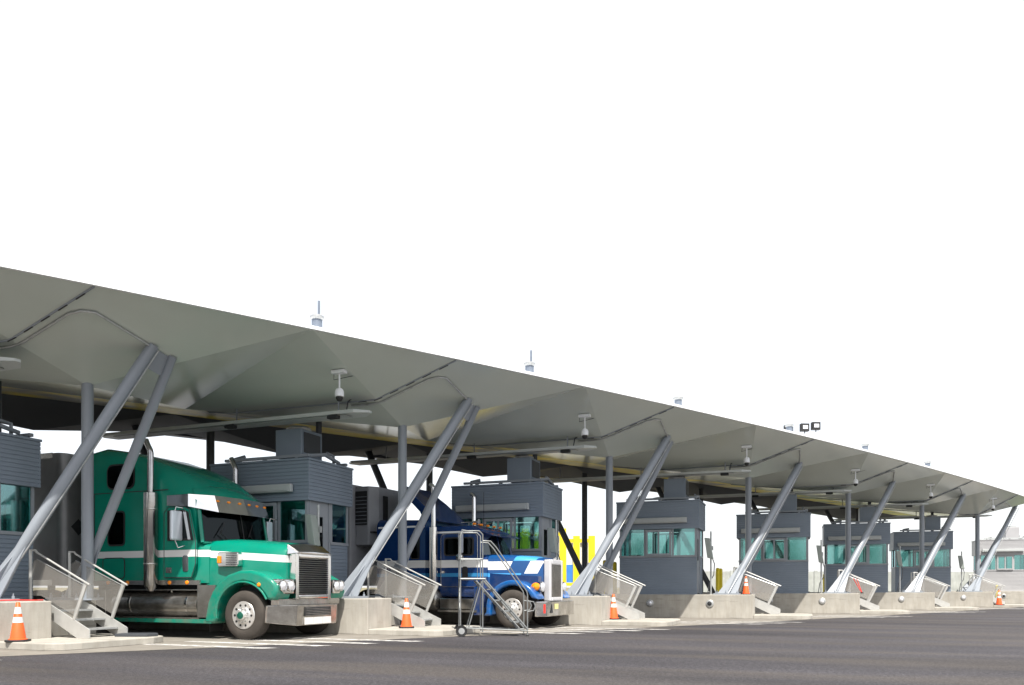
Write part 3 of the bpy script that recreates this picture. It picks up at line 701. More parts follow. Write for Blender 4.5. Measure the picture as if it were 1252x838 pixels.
# ------------------------------------------------------------ trucks
def wheel(parent, x, y, z=.52, side=-1, R0=.52, wd=.29, hub=None, steer=True):
    """outer face at y, body towards -side"""
    hub = hub or mat('dark_green_hub',(.0,.07,.045),.3)
    w_ = empty('wheel', (x,y,z)); w_.parent = parent
    t = -side
    prof = [(.29,0.02),(.33,.0),(.40,-.005),(.47,.01),(.51,.035),(.52,.06),(.52,wd-.06),(.51,wd-.03),(.45,wd),(.29,wd)]
    MB().lathe([(r*R0/.52, t*h) for r, h in prof], axis='y', n=48).build('tyre', M_tyre, w_, smooth=45)
    for rr in (.335,.435):
        pass
    if steer: pr = [(.285,.00),(.295,.012),(.283,.03),(.255,.05),(.24,.035),(.19,-.005),(.13,-.02),(.10,-.025),(.10,-.07),(.06,-.09),(.0,-.092)]
    else: pr = [(.285,.0),(.295,.012),(.28,.05),(.25,.15),(.12,.16),(.11,.0),(.0,-.02)]
    rim = MB().lathe([(r, t*h) for r, h in pr], axis='y', n=48).build('rim', M_rim, w_, smooth=35)
    mb = MB()
    for k in range(10):
        a = 2*math.pi*k/10; mb = MB(); mb.lathe([(.0,t*-.008),(.024,t*-.008),(.024,t*.04)], (.218*math.cos(a),0,.218*math.sin(a)), 'y', 12)
        if steer: mb.build('hand_hole', M_black, rim)
    mb = MB()
    for k in range(10):
        a = 2*math.pi*(k+.5)/10; mb.lathe([(.014,t*-.01),(.014,t*-.045),(.0,t*-.05)], (.145*math.cos(a),0,.145*math.sin(a)), 'y', 8)
    mb.build('lug_nut', M_chrome, rim)
    MB().lathe([(.075,t*-.06),(.075,t*-.098),(.03,t*-.105)], axis='y', n=20).build('hub_cap', hub, rim, smooth=40)
    return w_
def sec(x, y0, y1, z0, zt, r=.3, k=6, tumb=0.0):
    """cab cross-section in the y-z plane: flat sides, rounded roof shoulders"""
    pts = [(x,y0,z0)]
    for j in range(k+1):
        a = math.pi/2*j/k; pts.append((x, y0+tumb+r-r*math.cos(a), zt-r+r*math.sin(a)))
    for j in range(k+1):
        a = math.pi/2*(1-j/k); pts.append((x, y1-tumb-r+r*math.cos(a), zt-r+r*math.sin(a)))
    pts.append((x,y1,z0)); return pts
def rrect(x0, x1, z0, z1, r, n=4):
    P = []
    for cx, cz, a0 in ((x1-r,z1-r,0),(x0+r,z1-r,90),(x0+r,z0+r,180),(x1-r,z0+r,270)):
        for k in range(n+1):
            a = R(a0+90*k/n); P.append((cx+r*math.cos(a), cz+r*math.sin(a)))
    return P
def mirror_arm(par, x, y, z0, z1, mw=.20):
    mb = MB(); mb.prism([(x-.05,y-.30),(x+.05,y-.33),(x+.05,y-.33+mw+.02),(x-.05,y-.30+mw)], z0, z1); m = mb.build('mirror', mat('mirror_shell',(.62,.66,.72),.3,.4,.03), par, bevel=.035, seg=3)
    mb = MB(); mb.tube([(x+.06,y+.02,z1+.06),(x,y-.16,z1+.08),(x,y-.2,z1-.02)], .013, 8); mb.tube([(x+.10,y+.02,z0-.10),(x+.04,y-.15,z0-.16),(x-.0,y-.2,z0+.02)], .013, 8); mb.build('bracket', M_chrome, m, smooth=True)

def green_truck():
    a = R(22.3); root = empty('semi_truck', (-5.62,16.24,.008), -a, label='green semi truck with white side stripe, tall sleeper and chrome grille', cat='truck')
    W = 2.44; c = W/2
    # --- sleeper + cab shell
    secs = [sec(-4.72, .04, W-.04, 1.2, 4.25, .30), sec(-4.2,.03,W-.03,1.2,4.33,.32), sec(-3.55,.03,W-.03,1.2,4.22,.36), sec(-2.9,.03,W-.03,1.2,4.02,.40),
            sec(-2.3,.04,W-.04,1.2,3.80,.46), sec(-1.9,.06,W-.06,1.2,3.60,.50), sec(-1.62,.08,W-.08,1.2,3.40,.45), sec(-1.40,.10,W-.10,1.2,3.16,.30)]
    mb = MB(); mb.loft(secs); body = mb.build('cab_body', M_greenS, root, smooth=40)
    # front brow below visor and cowl
    mb = MB(); mb.loft([sec(-1.398,.12,W-.12,1.2,2.10,.15), sec(-1.12,.22,W-.22,1.2,2.04,.15)]); mb.build('cowl', M_greenS, root, smooth=40)
    # windscreen: slanted, wrapped glass
    N = 8; lo = []; hi = []
    for k in range(N+1):
        t = k/N; yy = .17+t*(W-.34); bow = 1-(2*t-1)**2
        lo.append((-1.26+.24*bow, yy, 2.08)); hi.append((-1.395+.22*bow, .17+.03+t*(W-.40), 2.86))
    mb = MB(); mb.add(lo+hi, [(k,k+1,N+2+k,N+1+k) for k in range(N)]); mb.build('windscreen', G_wind, root, smooth=True)
    mb = MB(); mb.add([(x-.05,y,z) for x,y,z in lo+hi], [(k,k+1,N+2+k,N+1+k) for k in range(N)]); mb.build('cab_interior', M_dark, root)
    mb = MB(); mb.tube(lo, .028, 8); mb.tube(hi, .03, 8)
    mb.tube([lo[0],hi[0]], .045, 8); mb.tube([lo[-1],hi[-1]], .045, 8); mb.build('windscreen_frame', M_greenP, root, smooth=True)
    mb = MB(); mb.tube([lo[4],hi[4]], .014, 6); mb.build('windscreen_divider', M_black, root)
    for y0, y1 in ((.5,1.0),(1.4,1.9)):
        mb = MB(); mb.tube([(-1.03,(y0+y1)/2,2.10),(-1.08,y0,2.32)], .010, 6); mb.tube([(-1.03,y0-.05,2.25),(-1.14,y1-.3,2.55)], .012, 6); mb.build('wiper', M_black, root)
    for y in (.62, 1.80):
        mb = MB(); mb.box(-2.05,-1.85,y-.22,y+.22,1.6,2.55); mb.build('seat', mat('seat_fabric',(.10,.09,.08),.8), root, bevel=.05)
    mb = MB(); mb.tube([(-1.45+.06*math.sin(R(q)),1.80+.23*math.cos(R(q)),2.12+.21*math.sin(R(q))) for q in range(0,361,24)], .016, 6); mb.build('steering_wheel', M_black, root, smooth=True)
    # roof brow in front of the shell, down to visor
    mb = MB(); n = 10; rows = []
    for zz, xf, ins in ((2.84,-1.12,.10),(3.02,-1.13,.10),(3.16,-1.19,.14),(3.30,-1.34,.22),(3.40,-1.55,.40)):
        row = []
        for k in range(n+1):
            t = k/n; q = 2*t-1; row.append((xf-.26*abs(q)**2.6, ins+t*(W-2*ins), zz-.02*abs(q)))
        rows.append(row)
    v = [p for r_ in rows for p in r_]; f = [(i*(n+1)+k, i*(n+1)+k+1, (i+1)*(n+1)+k+1, (i+1)*(n+1)+k) for i in range(len(rows)-1) for k in range(n)]
    mb.add(v, f); mb.build('roof_brow', M_greenP, root, smooth=60)
    # chrome sun visor wrapping forward
    lo2 = [(-2.12,.012,2.90),(-1.50,.0,2.86),(-1.02,.40,2.75),(-.92,c,2.74),(-1.02,W-.40,2.75),(-1.50,W,2.86)]
    hi2 = [(-2.12,.012,3.12),(-1.52,.02,3.13),(-1.16,.42,3.12),(-1.07,c,3.12),(-1.16,W-.42,3.12),(-1.52,W-.02,3.13)]
    mb = MB(); mb.add(hi2+lo2, [(k,k+1,7+k,6+k) for k in range(5)])
    vis = mb.build('sun_visor', M_chrome, root); so_ = vis.modifiers.new('thick','SOLIDIFY'); so_.thickness = .012
    for k in range(6):
        t = k/5; q = 2*t-1; x = -1.035-.09*abs(q); mb = MB(); mb.lathe([(.0,0),(.04,.0),(.035,.03),(.0,.04)], (0,0,0), 'x', 10)
        for j, p in enumerate(mb.v): mb.v[j] = (p[0]+x, p[1]*1.3+.46+t*(W-.92), p[2]*.7+3.0)
        mb.build('marker_light', M_amber, root, smooth=True)
    # skirt with marker lights
    mb = MB(); mb.box(-4.7,-1.2,.022,.06,1.16,1.26); mb.build('rocker_trim', M_brush, root)
    for x in (-4.5,-3.9,-3.3,-2.05,-1.55):
        mb = MB(); mb.lathe([(.045,0),(.04,-.02),(.0,-.03)], (x,.022,1.21), 'y', 10); mb.build('marker_light', M_amber, root, smooth=True)
    mb = MB(); mb.box(-4.6,.6,.75,.95,.62,.86); mb.box(-4.6,.6,1.49,1.69,.62,.86); mb.box(-8.6,-4.6,.75,.95,.62,.86); mb.box(-8.6,-4.6,1.49,1.69,.62,.86); mb.box(-4.6,-1.0,.35,2.1,.86,1.195); mb.build('chassis', M_dark, root)
    # windows
    def pan(name, poly, m, y=.028, th=.012, par=root, **k):
        mb = MB(); mb.prismy(poly, y-th, y); return mb.build(name, m, par, **k)
    for (x0,x1,z0,z1,r) in ((-3.90,-3.12,3.36,3.86,.14),(-3.88,-3.42,2.08,2.80,.07)):
        f = pan('sleeper_window', rrect(x0-.04,x1+.04,z0-.04,z1+.04,r+.03), M_black); pan('pane', rrect(x0,x1,z0,z1,r), G_dark, .015, .006, f)
    for (z0,z1,x0,x1) in ((1.32,1.76,-4.05,-3.40),):
        f = pan('locker_door', rrect(x0,x1,z0,z1,.07), M_greenP, .028, .010)
        mb = MB(); P = [(x,.020,z) for x,z in rrect(x0-.01,x1+.01,z0-.01,z1+.01,.08)]; mb.tube(P+[P[0]], .010, 6); mb.build('seal', M_black, f)
    # seams
    mb = MB(); mb.box(-4.7,-2.1,.022,.032,3.245,3.262); mb.box(-2.72,-2.705,.0275,.034,1.26,3.9); mb.box(-4.35,-4.335,.0225,.034,1.26,3.24); mb.build('body_seam', M_seam, root)
    # door
    dpts = [(-2.20,1.32),(-1.42,1.32),(-1.30,1.62),(-1.30,2.10),(-1.48,2.80),(-1.62,2.86),(-2.08,2.86),(-2.20,2.74)]
    d = pan('door', dpts, M_greenS, .062, .05, bevel=.01)
    mb = MB(); P = [(x,.012,z) for x,z in dpts]; mb.tube(P+[P[0]], .008, 6); mb.build('door_seal', M_seam, d)
    f = pan('window_frame', [(-2.10,2.12),(-1.36,2.12),(-1.50,2.74),(-1.62,2.79),(-2.10,2.79)], M_black, .013, .008, d)
    pan('pane', [(-2.04,2.17),(-1.42,2.17),(-1.54,2.71),(-1.64,2.74),(-2.04,2.74)], G_wind, .0045, .004, d)
    mb = MB(); mb.slab([(-1.50,.000,2.14),(-1.42,.000,2.14),(-1.56,.000,2.78),(-1.64,.000,2.78)], .01); mb.build('vent_bar', M_chrome, d)
    pan('vent_window', rrect(-1.66,-1.50,1.45,1.80,.05), M_chrome, .012, .01, d); 
    mb = MB(); mb.box(-2.14,-1.98,-.0,.012,1.42,1.54); mb.box(-2.12,-2.0,-.02,-.0,1.45,1.475); mb.build('handle', M_brush, d)
    mirror_arm(root, -1.70, .02, 2.12, 2.76, .30)
    mirror_arm(root, -1.45, W+.32, 2.15, 2.72)
    # exhausts
    for y in (-.10, W+.10):
        e = empty('exhaust', (-2.47, y, 0)); e.parent = root
        MB().lathe([(.06,1.02),(.11,1.10),(.145,1.15),(.145,3.18),(.09,3.2)], n=24).build('muffler_shield', M_stack, e, smooth=40)
        mb = MB(); mb.tube([(0,0,3.18),(0,0,4.05),(-.02,0,4.13),(-.09,.0,4.24),(-.15,0,4.36)], .062, 14); mb.build('stack_pipe', M_stack, e, smooth=True)
        for z in (1.6, 2.8):
            mb = MB(); mb.box(-.05,.05,(.12 if y<0 else -.18),(.18 if y<0 else -.12),z,z+.05); mb.build('bracket', M_dark, e)
            MB().lathe([(.146,z),(.15,z+.005),(.15,z+.035),(.146,z+.04)], n=24).build('clamp', M_brush, e, smooth=40)
    # fuel tank
    t = empty('fuel_tank', (0,.34,.73)); t.parent = root
    mb = MB(); mb.lathe([(.0,-3.92),(.20,-3.90),(.285,-3.84),(.30,-3.78),(.30,-1.40),(.285,-1.33),(.20,-1.28),(.0,-1.26)], axis='x', n=36); mb.build('tank_shell', M_brush, t, smooth=35)
    for x in (-3.3,-1.62):
        mb = MB(); mb.lathe([(.302,x-.03),(.308,x-.03),(.308,x+.03),(.302,x+.03)], axis='x', n=36); mb.build('strap', M_chrome, t, smooth=35)
    mb = MB(); mb.tube([(-2.2,-.1,.28),(-2.2,-.12,.34)], .04, 10); mb.build('filler_cap', M_chrome, t)
    mb = MB(); mb.box(-3.9,-1.30,.04,.62,1.035,1.06); mb.build('step', M_brush, root, bevel=.008)
    mb = MB(); mb.box(-4.62,-4.02,.05,.6,.45,1.05); mb.build('battery_box', M_brush, root, bevel=.01)
    # side fairing / sill
    mb = MB(); mb.box(-4.7,-.86,.0,.5,.33,.42); mb.build('side_sill', M_greenP, root, bevel=.01)
    mb = MB(); mb.box(-4.7,-1.2,.0,.5,.421,.45); mb.build('sill_plate', M_brush, root)
    mb = MB(); mb.slab([(-1.24,.02,.46),(-.90,.02,.46),(-.74,.02,1.155),(-1.24,.02,1.155)],.02); mb.build('quarter_panel', M_brush, root)
    # fenders
    def fender(y0, y1, nm='fender'):
        outer = [(-1.02,.34),(-.84,.34),(-.84,.62)]
        P = [(-1.05,.33),(-.80,.33)]
        inner = [(-.69+.0*math.cos(0),.45)]
        arc = [( .70*math.cos(R(q)), .54+.68*math.sin(R(q))) for q in (188,170,150,130,110,90,70,52,38,28)]
        P = [(-.78,.33)] + arc[0:] + [(.66,.84),(.80,.84),(.86,1.00),(.84,1.16),(.72,1.28),(.50,1.39),(.20,1.46),(-.10,1.46),(-.40,1.38),(-.66,1.22),(-.84,1.02),(-.96,.78),(-1.02,.5),(-1.06,.33)]
        mb = MB(); mb.prismy(P, y0, y1); return mb.build(nm, M_greenP, root, bevel=.06, seg=3, smooth=40, ang=50)
    fender(-.01,.50); fender(W-.50,W+.01)
    mb = MB()
    P = [(.70*math.cos(R(q)), -.015, .54+.68*math.sin(R(q))) for q in range(188,24,-8)]; mb.tube(P, .022, 8); mb.build('fender_lip', M_greenP, root, smooth=True)
    mb = MB(); mb.prismy([(-.66,.40)]+[(.655*math.cos(R(q)), .54+.655*math.sin(R(q))) for q in (180,150,120,90,60,30)]+[(.6,.5)], .32, .48); mb.build('wheel_well', M_dark, root)
    mb = MB(); mb.prismy([(-.66,.40)]+[(.655*math.cos(R(q)), .54+.655*math.sin(R(q))) for q in (180,150,120,90,60,30)]+[(.6,.5)], W-.48, W-.32); mb.build('wheel_well', M_dark, root)
    # hood
    def hs(x, hw, zt, zs_, hb):     # half width top, top z centre, shoulder z, half width base
        cc = c; P = [(x,cc-hb,1.15),(x,cc-hb+.01,1.45),(x,cc-hw-.05,zs_-.22),(x,cc-hw,zs_-.08),(x,cc-hw+.07,zs_),(x,cc-hw*.5,zt-.015),(x,cc,zt)]
        return P + [(x, 2*cc-p[1], p[2]) for p in reversed(P[:-1])]
    mb = MB(); mb.loft([hs(-1.20,.92,2.20,2.12,1.0), hs(-.9,.90,2.19,2.11,.98), hs(-.3,.83,2.15,2.06,.90), hs(.3,.76,2.09,2.00,.80), hs(.62,.72,2.05,1.97,.74), hs(.69,.70,2.02,1.94,.70)])
    mb.build('hood', M_greenH, root, smooth=38)
    mb = MB(); mb.box(.80,.86,c-.05,c+.05,1.98,2.02)
    # side grille / air intake with lamp
    mb = MB(); mb.prismy(rrect(-.84,-.28,1.55,1.86,.05), .16, .30); g = mb.build('air_intake', M_chrome, root, bevel=.015)
    for k in range(7):
        mb = MB(); mb.box(-.60,-.32,.150,.160,1.59+k*.037,1.605+k*.037); mb.build('louvre', M_dark, g)
    mb = MB(); mb.box(-.83,-.74,.13,.165,1.62,1.78); mb.build('turn_lamp', M_amber, root, bevel=.02)
    mb = MB(); mb.lathe([(.045,0),(.035,-.02),(.0,-.03)], (.42,-.012,1.16), 'y', 10); mb.build('marker_light', M_amber, root, smooth=True)
    # grille
    g = empty('grille', (0,0,0)); g.parent = root
    y0, y1 = c-.62, c+.62
    mb = MB(); mb.box(.70,.90,y0,y0+.10,.84,1.84); mb.box(.70,.90,y1-.10,y1,.84,1.84); mb.box(.70,.90,y0+.10,y1-.10,1.74,1.84); mb.box(.74,.90,y0+.10,y1-.10,.86,.95)
    mb.build('grille_surround', M_chrome, g, bevel=.03, seg=3)
    mb = MB(); mb.loft([hs(.745,.67,2.03,1.95,.67),hs(.88,.62,1.97,1.90,.62)]); 
    mb2 = MB(); mb2.add([(.66,y0-.06,1.80),(.66,y1+.06,1.80),(.66,y1+.01,2.03),(.66,c,2.07),(.66,y0-.01,2.03),(.92,y0,1.835),(.92,y1,1.835),(.91,y1-.05,1.87),(.91,c,1.885),(.91,y0+.05,1.87)],
             [(0,1,2,3,4),(5,9,8,7,6),(0,5,6,1),(1,6,7,2),(2,7,8,3),(3,8,9,4),(4,9,5,0)]); mb2.build('grille_crown', M_chrome, g, bevel=.015)
    mb = MB(); mb.box(.76,.78,y0+.10,y1-.10,.95,1.74); mb.build('radiator', M_dark, g)
    for k in range(17):
        z = .97+k*.0465; mb = MB(); mb.slab([(.84,y0+.10,z),(.84,y1-.10,z),(.87,y1-.10,z+.014),(.87,y0+.10,z+.014)], .012); mb.build('grille_bar', M_chrome, g)
    # headlights
    for sgn in (0, 1):
        hl = empty('headlight', (.72, .30 if sgn == 0 else W-.30, 1.13)); hl.parent = root
        s_ = -1 if sgn == 0 else 1
        mb = MB(); mb.prism([(-.14,-.27*-s_*-1),(0,0)] if 0 else [(-.06,s_*.29),(.12,s_*.22),(.19,s_*-.23),(-.02,s_*-.24)][::s_], -.165, .15)
        mb.build('housing', M_chrome, hl, bevel=.04, seg=3)
        for yy, xx in ((.11,.165),(-.11,.195)):
            mb = MB(); mb.lathe([(.118,xx-.06),(.122,xx),(.108,xx+.012),(.08,xx-.01)], (0,s_*yy,.01), 'x', 20); b_ = mb.build('bezel', M_chrome, hl, smooth=40)
            mb = MB(); mb.lathe([(.10,xx-.0),(.07,xx+.022),(.0,xx+.03)], (0,s_*yy,.01), 'x', 20); mb.build('lamp', M_lens, b_, smooth=True)
    # bumper
    P = [(.60,-.02),(.66,-.02),(.99,.52),(.99,W-.52),(.66,W+.02),(.60,W+.02),(.60,W-.1),(.90,W-.55),(.90,.55),(.60,.1)]
    mb = MB(); nn = len(P); vv = []
    for p in P: vv.append((p[0]-.03,p[1],.29 if .4<p[1]<2.0 else .37))
    for p in P: vv.append((p[0],p[1],.73))
    mb.add(vv, [tuple(range(nn-1,-1,-1)), tuple(range(nn,2*nn))]+[(k,(k+1)%nn,nn+(k+1)%nn,nn+k) for k in range(nn)])
    bmp = mb.build('bumper', M_brush, root, bevel=.012)
    mb = MB(); mb.box(.985,1.0,c-.46,c+.46,.49,.69); v_ = mb.build('bumper_vent', M_dark, bmp)
    mb = MB()
    for k in range(6): mb.box(.995,1.01,c-.46,c+.46,.50+k*.035,.512+k*.035)
    mb.build('vent_bar', M_chrome, v_)
    for k in range(3):
        y = c-.46+k*.315; mb = MB(); mb.box(.975,1.005,y,y+.29,.31,.46); mb.build('licence_plate', M_white, bmp, bevel=.004)
    mb = MB(); mb.box(.60,.80,.15,W-.15,.735,.86); mb.build('bumper_shelf', M_brush, root)
    # wheels
    wheel(root, 0, .0, .52, -1); wheel(root, 0, W, .52, 1)
    for x in (-6.3,-7.6):
        for y, s_ in ((.0,-1),(W,1)): wheel(root, x, y, .52, s_, steer=False, wd=.6)
    mb = MB(); mb.tube([(0,.2,.5),(0,W-.2,.5)], .07, 8); mb.build('axle', M_dark, root)
    mb = MB(); mb.slab([(-.98,.10,.33),(-.98,.50,.33),(-1.0,.50,.15),(-1.0,.1,.15)], .012); mb.build('mud_flap', M_black, root)
    return root
green_truck()

def blue_truck():
    a = R(25.0); root = empty('semi_truck', (0.0,20.7,.008), -a, label='dark blue semi truck with white and light blue stripes and tall square chrome radiator', cat='truck')
    W = 2.44; c = W/2
    ins = .22
    mb = MB(); mb.loft([sec(-2.62,ins,W-ins,1.05,2.86,.22), sec(-1.4,ins,W-ins,1.05,2.84,.22), sec(-1.06,ins+.02,W-ins-.02,1.05,2.70,.2)])
    mb.build('cab_body', M_blueS, root, smooth=40)
    mb = MB(); mb.loft([sec(-1.12,ins+.03,W-ins-.03,1.05,1.98,.1), sec(-.9,ins+.08,W-ins-.08,1.05,1.96,.1)]); mb.build('cowl', M_blueS, root, smooth=40)
    mb = MB(); mb.loft([sec(-4.35,.05,W-.05,1.05,3.08,.25), sec(-2.72,.05,W-.05,1.05,3.02,.25)]); sl = mb.build('sleeper', M_blueS, root, smooth=40)
    # roof fairing
    mb = MB(); P = [(-2.42,2.98),(-2.75,3.28),(-3.2,3.66),(-3.8,4.10),(-3.86,4.06),(-3.45,3.62),(-3.1,3.28),(-2.95,3.00)]
    mb.prismy(P, .35, W-.35); mb.build('roof_deflector', M_blueP, root, bevel=.03, smooth=40)
    for y in (.5, W-.5):
        mb = MB(); mb.tube([(-3.9,y,3.0),(-3.7,y,3.95)], .025, 8); mb.build('deflector_stay', M_chrome, root)
    mb = MB(); mb.box(-2.62,-1.3,ins-.012,ins-.002,2.62,2.67); mb.box(-4.3,-2.74,.036,.048,2.80,2.85); mb.build('drip_rail', M_trim, root)
    # windscreen
    lo = [(-1.02+.10*(1-(2*k/6-1)**2), ins+.06+(W-2*ins-.12)*k/6, 1.99) for k in range(7)]; hi = [(-1.16+.10*(1-(2*k/6-1)**2), ins+.1+(W-2*ins-.2)*k/6, 2.62) for k in range(7)]
    mb = MB(); mb.add(lo+hi, [(k,k+1,8+k,7+k) for k in range(6)]); mb.build('windscreen', G_wind, root, smooth=True)
    mb = MB(); mb.add([(x-.04,y,z) for x,y,z in lo+hi], [(k,k+1,8+k,7+k) for k in range(6)]); mb.build('cab_interior', M_dark, root)
    mb = MB(); mb.tube([lo[0],hi[0]],.04,8); mb.tube([lo[-1],hi[-1]],.04,8); mb.tube([lo[3],hi[3]],.015,6); mb.tube(lo,.02,6); mb.build('windscreen_frame', M_blueP, root, smooth=True)
    mb = MB(); mb.slab([(-1.20,ins-.02,2.72),(-1.20,W-ins+.02,2.72),(-.72,W-ins-.1,2.54),(-.72,ins+.1,2.54)], .02); mb.build('sun_visor', M_blueP, root)
    for k in range(5):
        y = ins+.18+k*(W-2*ins-.36)/4; mb = MB(); mb.lathe([(.036,-.05),(.034,.02),(.0,.04)], (-1.32,y,2.87), 'x', 10); mb.build('clearance_light', M_amber, root, smooth=True)
    for y in (.75,1.7):
        mb = MB(); mb.lathe([(.02,-1.95),(.025,-1.6),(.05,-1.45),(.09,-1.38)], (0,y,2.95), 'x', 14); mb.tube([(-1.7,y,2.83),(-1.7,y,2.95)], .015, 6); mb.build('air_horn', M_chrome, root, smooth=True)
    mb = MB(); mb.tube([(-1.1,.5,2.75),(-1.1,.5,3.75)], .008, 5); mb.build('antenna', M_dark, root)
    def pan(name, poly, m, y, th=.012, par=root, **k):
        mb = MB(); mb.prismy(poly, y-th, y); return mb.build(name, m, par, **k)
    d = pan('door', rrect(-2.30,-1.14,1.12,2.60,.12), M_blueS, ins+.03, .05)
    mb = MB(); P = [(x,ins-.02,z) for x,z in rrect(-2.30,-1.14,1.12,2.60,.12)]; mb.tube(P+[P[0]], .009, 6); mb.build('door_seal', M_brush, d)
    pan('window_frame', rrect(-2.20,-1.25,1.98,2.50,.08), M_black, ins-.019, .008, d); pan('pane', rrect(-2.15,-1.30,2.02,2.46,.07), G_wind, ins-.028, .004, d)
    mb = MB(); mb.box(-2.30,-2.16,ins-.05,ins-.02,1.50,1.56); mb.build('handle', M_chrome, d)
    pan('vent_window', rrect(-1.62,-1.44,1.30,1.68,.07), M_black, ins-.02, .01, d)
    f = pan('sleeper_window', rrect(-3.2,-2.9,1.9,2.6,.05), M_black, .045, .012); pan('pane', rrect(-3.17,-2.93,1.93,2.57,.04), G_dark, .032, .005, f)
    mirror_arm(root, -1.55, ins, 2.05, 2.62, .16); mirror_arm(root, -1.5, W+.1, 2.05, 2.62, .16)
    mb = MB(); mb.lathe([(.0,-.03),(.10,.0),(.0,.02)], (-1.60,ins-.24,1.93), 'y', 16); mb.build('spot_mirror', M_chrome, root, smooth=True)
    for y in (-.0, W+.0):
        e = empty('exhaust', (-2.42,y,0)); e.parent = root
        MB().lathe([(.05,1.0),(.11,1.08),(.115,1.15),(.115,2.78),(.07,2.8)], n=24).build('muffler_shield', M_chrome, e, smooth=40)
        mb = MB(); mb.tube([(0,0,2.78),(0,0,3.86),(-.04,0,3.94),(-.12,0,3.98)], .065, 14); mb.build('stack_pipe', M_chrome, e, smooth=True)
    # tank, step box
    t = empty('fuel_tank', (0,.36,.75)); t.parent = root
    mb = MB(); mb.lathe([(.0,-4.15),(.22,-4.12),(.31,-4.05),(.33,-3.98),(.33,-2.50),(.31,-2.42),(.22,-2.35),(.0,-2.33)], axis='x', n=36); mb.build('tank_shell', M_brush, t, smooth=35)
    for x in (-3.8,-3.0):
        mb = MB(); mb.lathe([(.332,x-.03),(.338,x-.03),(.338,x+.03),(.332,x+.03)], axis='x', n=36); mb.build('strap', M_chrome, t, smooth=35)
    mb = MB(); mb.box(-2.25,-1.10,.06,.6,.50,.80); st = mb.build('step_box', M_chrome, root, bevel=.015)
    mb = MB(); mb.box(-2.3,-1.08,.02,.6,.42,.48); mb.build('step_plate', M_brush, st)
    mb = MB(); mb.lathe([(.19,-2.35),(.2,-2.3),(.2,-1.3),(.19,-1.25)], (0,.42,1.02), axis='x', n=20) ; mb.build('air_tank', M_blueP, root, smooth=40)
    mb = MB(); mb.box(-8.6,.6,.75,.95,.62,.86); mb.box(-8.6,.6,1.49,1.69,.62,.86); mb.box(-4.3,-.95,.45,2.0,.86,1.045); mb.build('chassis', M_dark, root)
    # hood
    def hs(x, hw, zt, zb=1.12):
        P = [(x,c-hw,zb),(x,c-hw,zt-.14),(x,c-hw+.03,zt-.06),(x,c-hw+.10,zt-.01),(x,c-.2,zt+.02),(x,c,zt+.035)]
        return P+[(x,2*c-p[1],p[2]) for p in reversed(P[:-1])]
    mb = MB(); mb.loft([hs(-1.0,.86,2.02), hs(-.4,.78,1.99), hs(.2,.66,1.94), hs(.60,.52,1.88)]); mb.build('hood', M_blueH, root, smooth=38)
    mb = MB(); mb.tube([(-.3,c-.8,1.2),(-.3,c-.8,1.25)], .02)
    # fenders
    def fender(y0,y1):
        arc = [(.64*math.cos(R(q)), .52+.64*math.sin(R(q))) for q in range(196,18,-14)]
        out_ = [(.78*math.cos(R(q)), .55+.75*math.sin(R(q))) for q in range(20,200,12)]
        mb = MB(); mb.prismy(arc+[(.76,.78)]+out_[1:]+[(-.86,.33),(-.70,.33)], y0, y1); mb.build('fender', M_blueF, root, bevel=.05, seg=3, smooth=45, ang=50)
    fender(-.02,.52); fender(W-.52,W+.02)
    mb = MB(); mb.prismy([(-1.0,.9),(-.55,.9),(-.3,1.25),(.5,1.15),(.6,1.0),(.6,1.4),(-1.0,1.5)], .38, .60); mb.prismy([(-1.0,.9),(-.55,.9),(-.3,1.25),(.5,1.15),(.6,1.0),(.6,1.4),(-1.0,1.5)], W-.6, W-.38); mb.build('inner_fender', M_blueP, root)
    mb = MB(); mb.prismy([(-.62,.4)]+[(.635*math.cos(R(q)), .52+.635*math.sin(R(q))) for q in (180,150,120,90,60,30)]+[(.6,.5)], .34,.5); mb.build('wheel_well', M_dark, root)
    mb = MB(); mb.prismy([(-.62,.4)]+[(.635*math.cos(R(q)), .52+.635*math.sin(R(q))) for q in (180,150,120,90,60,30)]+[(.6,.5)], W-.5,W-.34); mb.build('wheel_well', M_dark, root)
    mb = MB(); mb.prismy([(-1.18,.34),(-.95,.34),(-.82,.9),(-.82,1.12),(-1.18,1.12)], .04,.5); mb.build('cab_step_skirt', M_blueP, root, bevel=.02)
    mb = MB(); mb.slab([(-.86,.08,.55),(-.86,.50,.55),(-.92,.50,.14),(-.92,.08,.14)], .012); mb.build('mud_flap', M_black, root)
    # radiator shell
    g = empty('grille', (0,0,0)); g.parent = root; y0, y1 = c-.48, c+.48
    mb = MB(); mb.box(.60,.80,y0,y0+.13,.72,1.86); mb.box(.60,.80,y1-.13,y1,.72,1.86); mb.box(.60,.80,y0+.13,y1-.13,1.72,1.87); mb.box(.60,.80,y0+.13,y1-.13,.72,.84); mb.build('radiator_shell', mat('polished_shell',(.62,.62,.64),.25,.35,.03), g, bevel=.04, seg=3)
    mb = MB(); mb.box(.66,.70,y0+.13,y1-.13,.84,1.72); mb.build('radiator', M_dark, g)
    for k in range(15):
        y = y0+.16+k*.0467; mb = MB(); mb.box(.77,.79,y,y+.014,.84,1.72); mb.build('grille_bar', M_brush, g)
    mb = MB(); mb.box(.7,.78,c-.04,c+.04,1.865,1.93); mb.build('hood_ornament', M_chrome, root, bevel=.015)
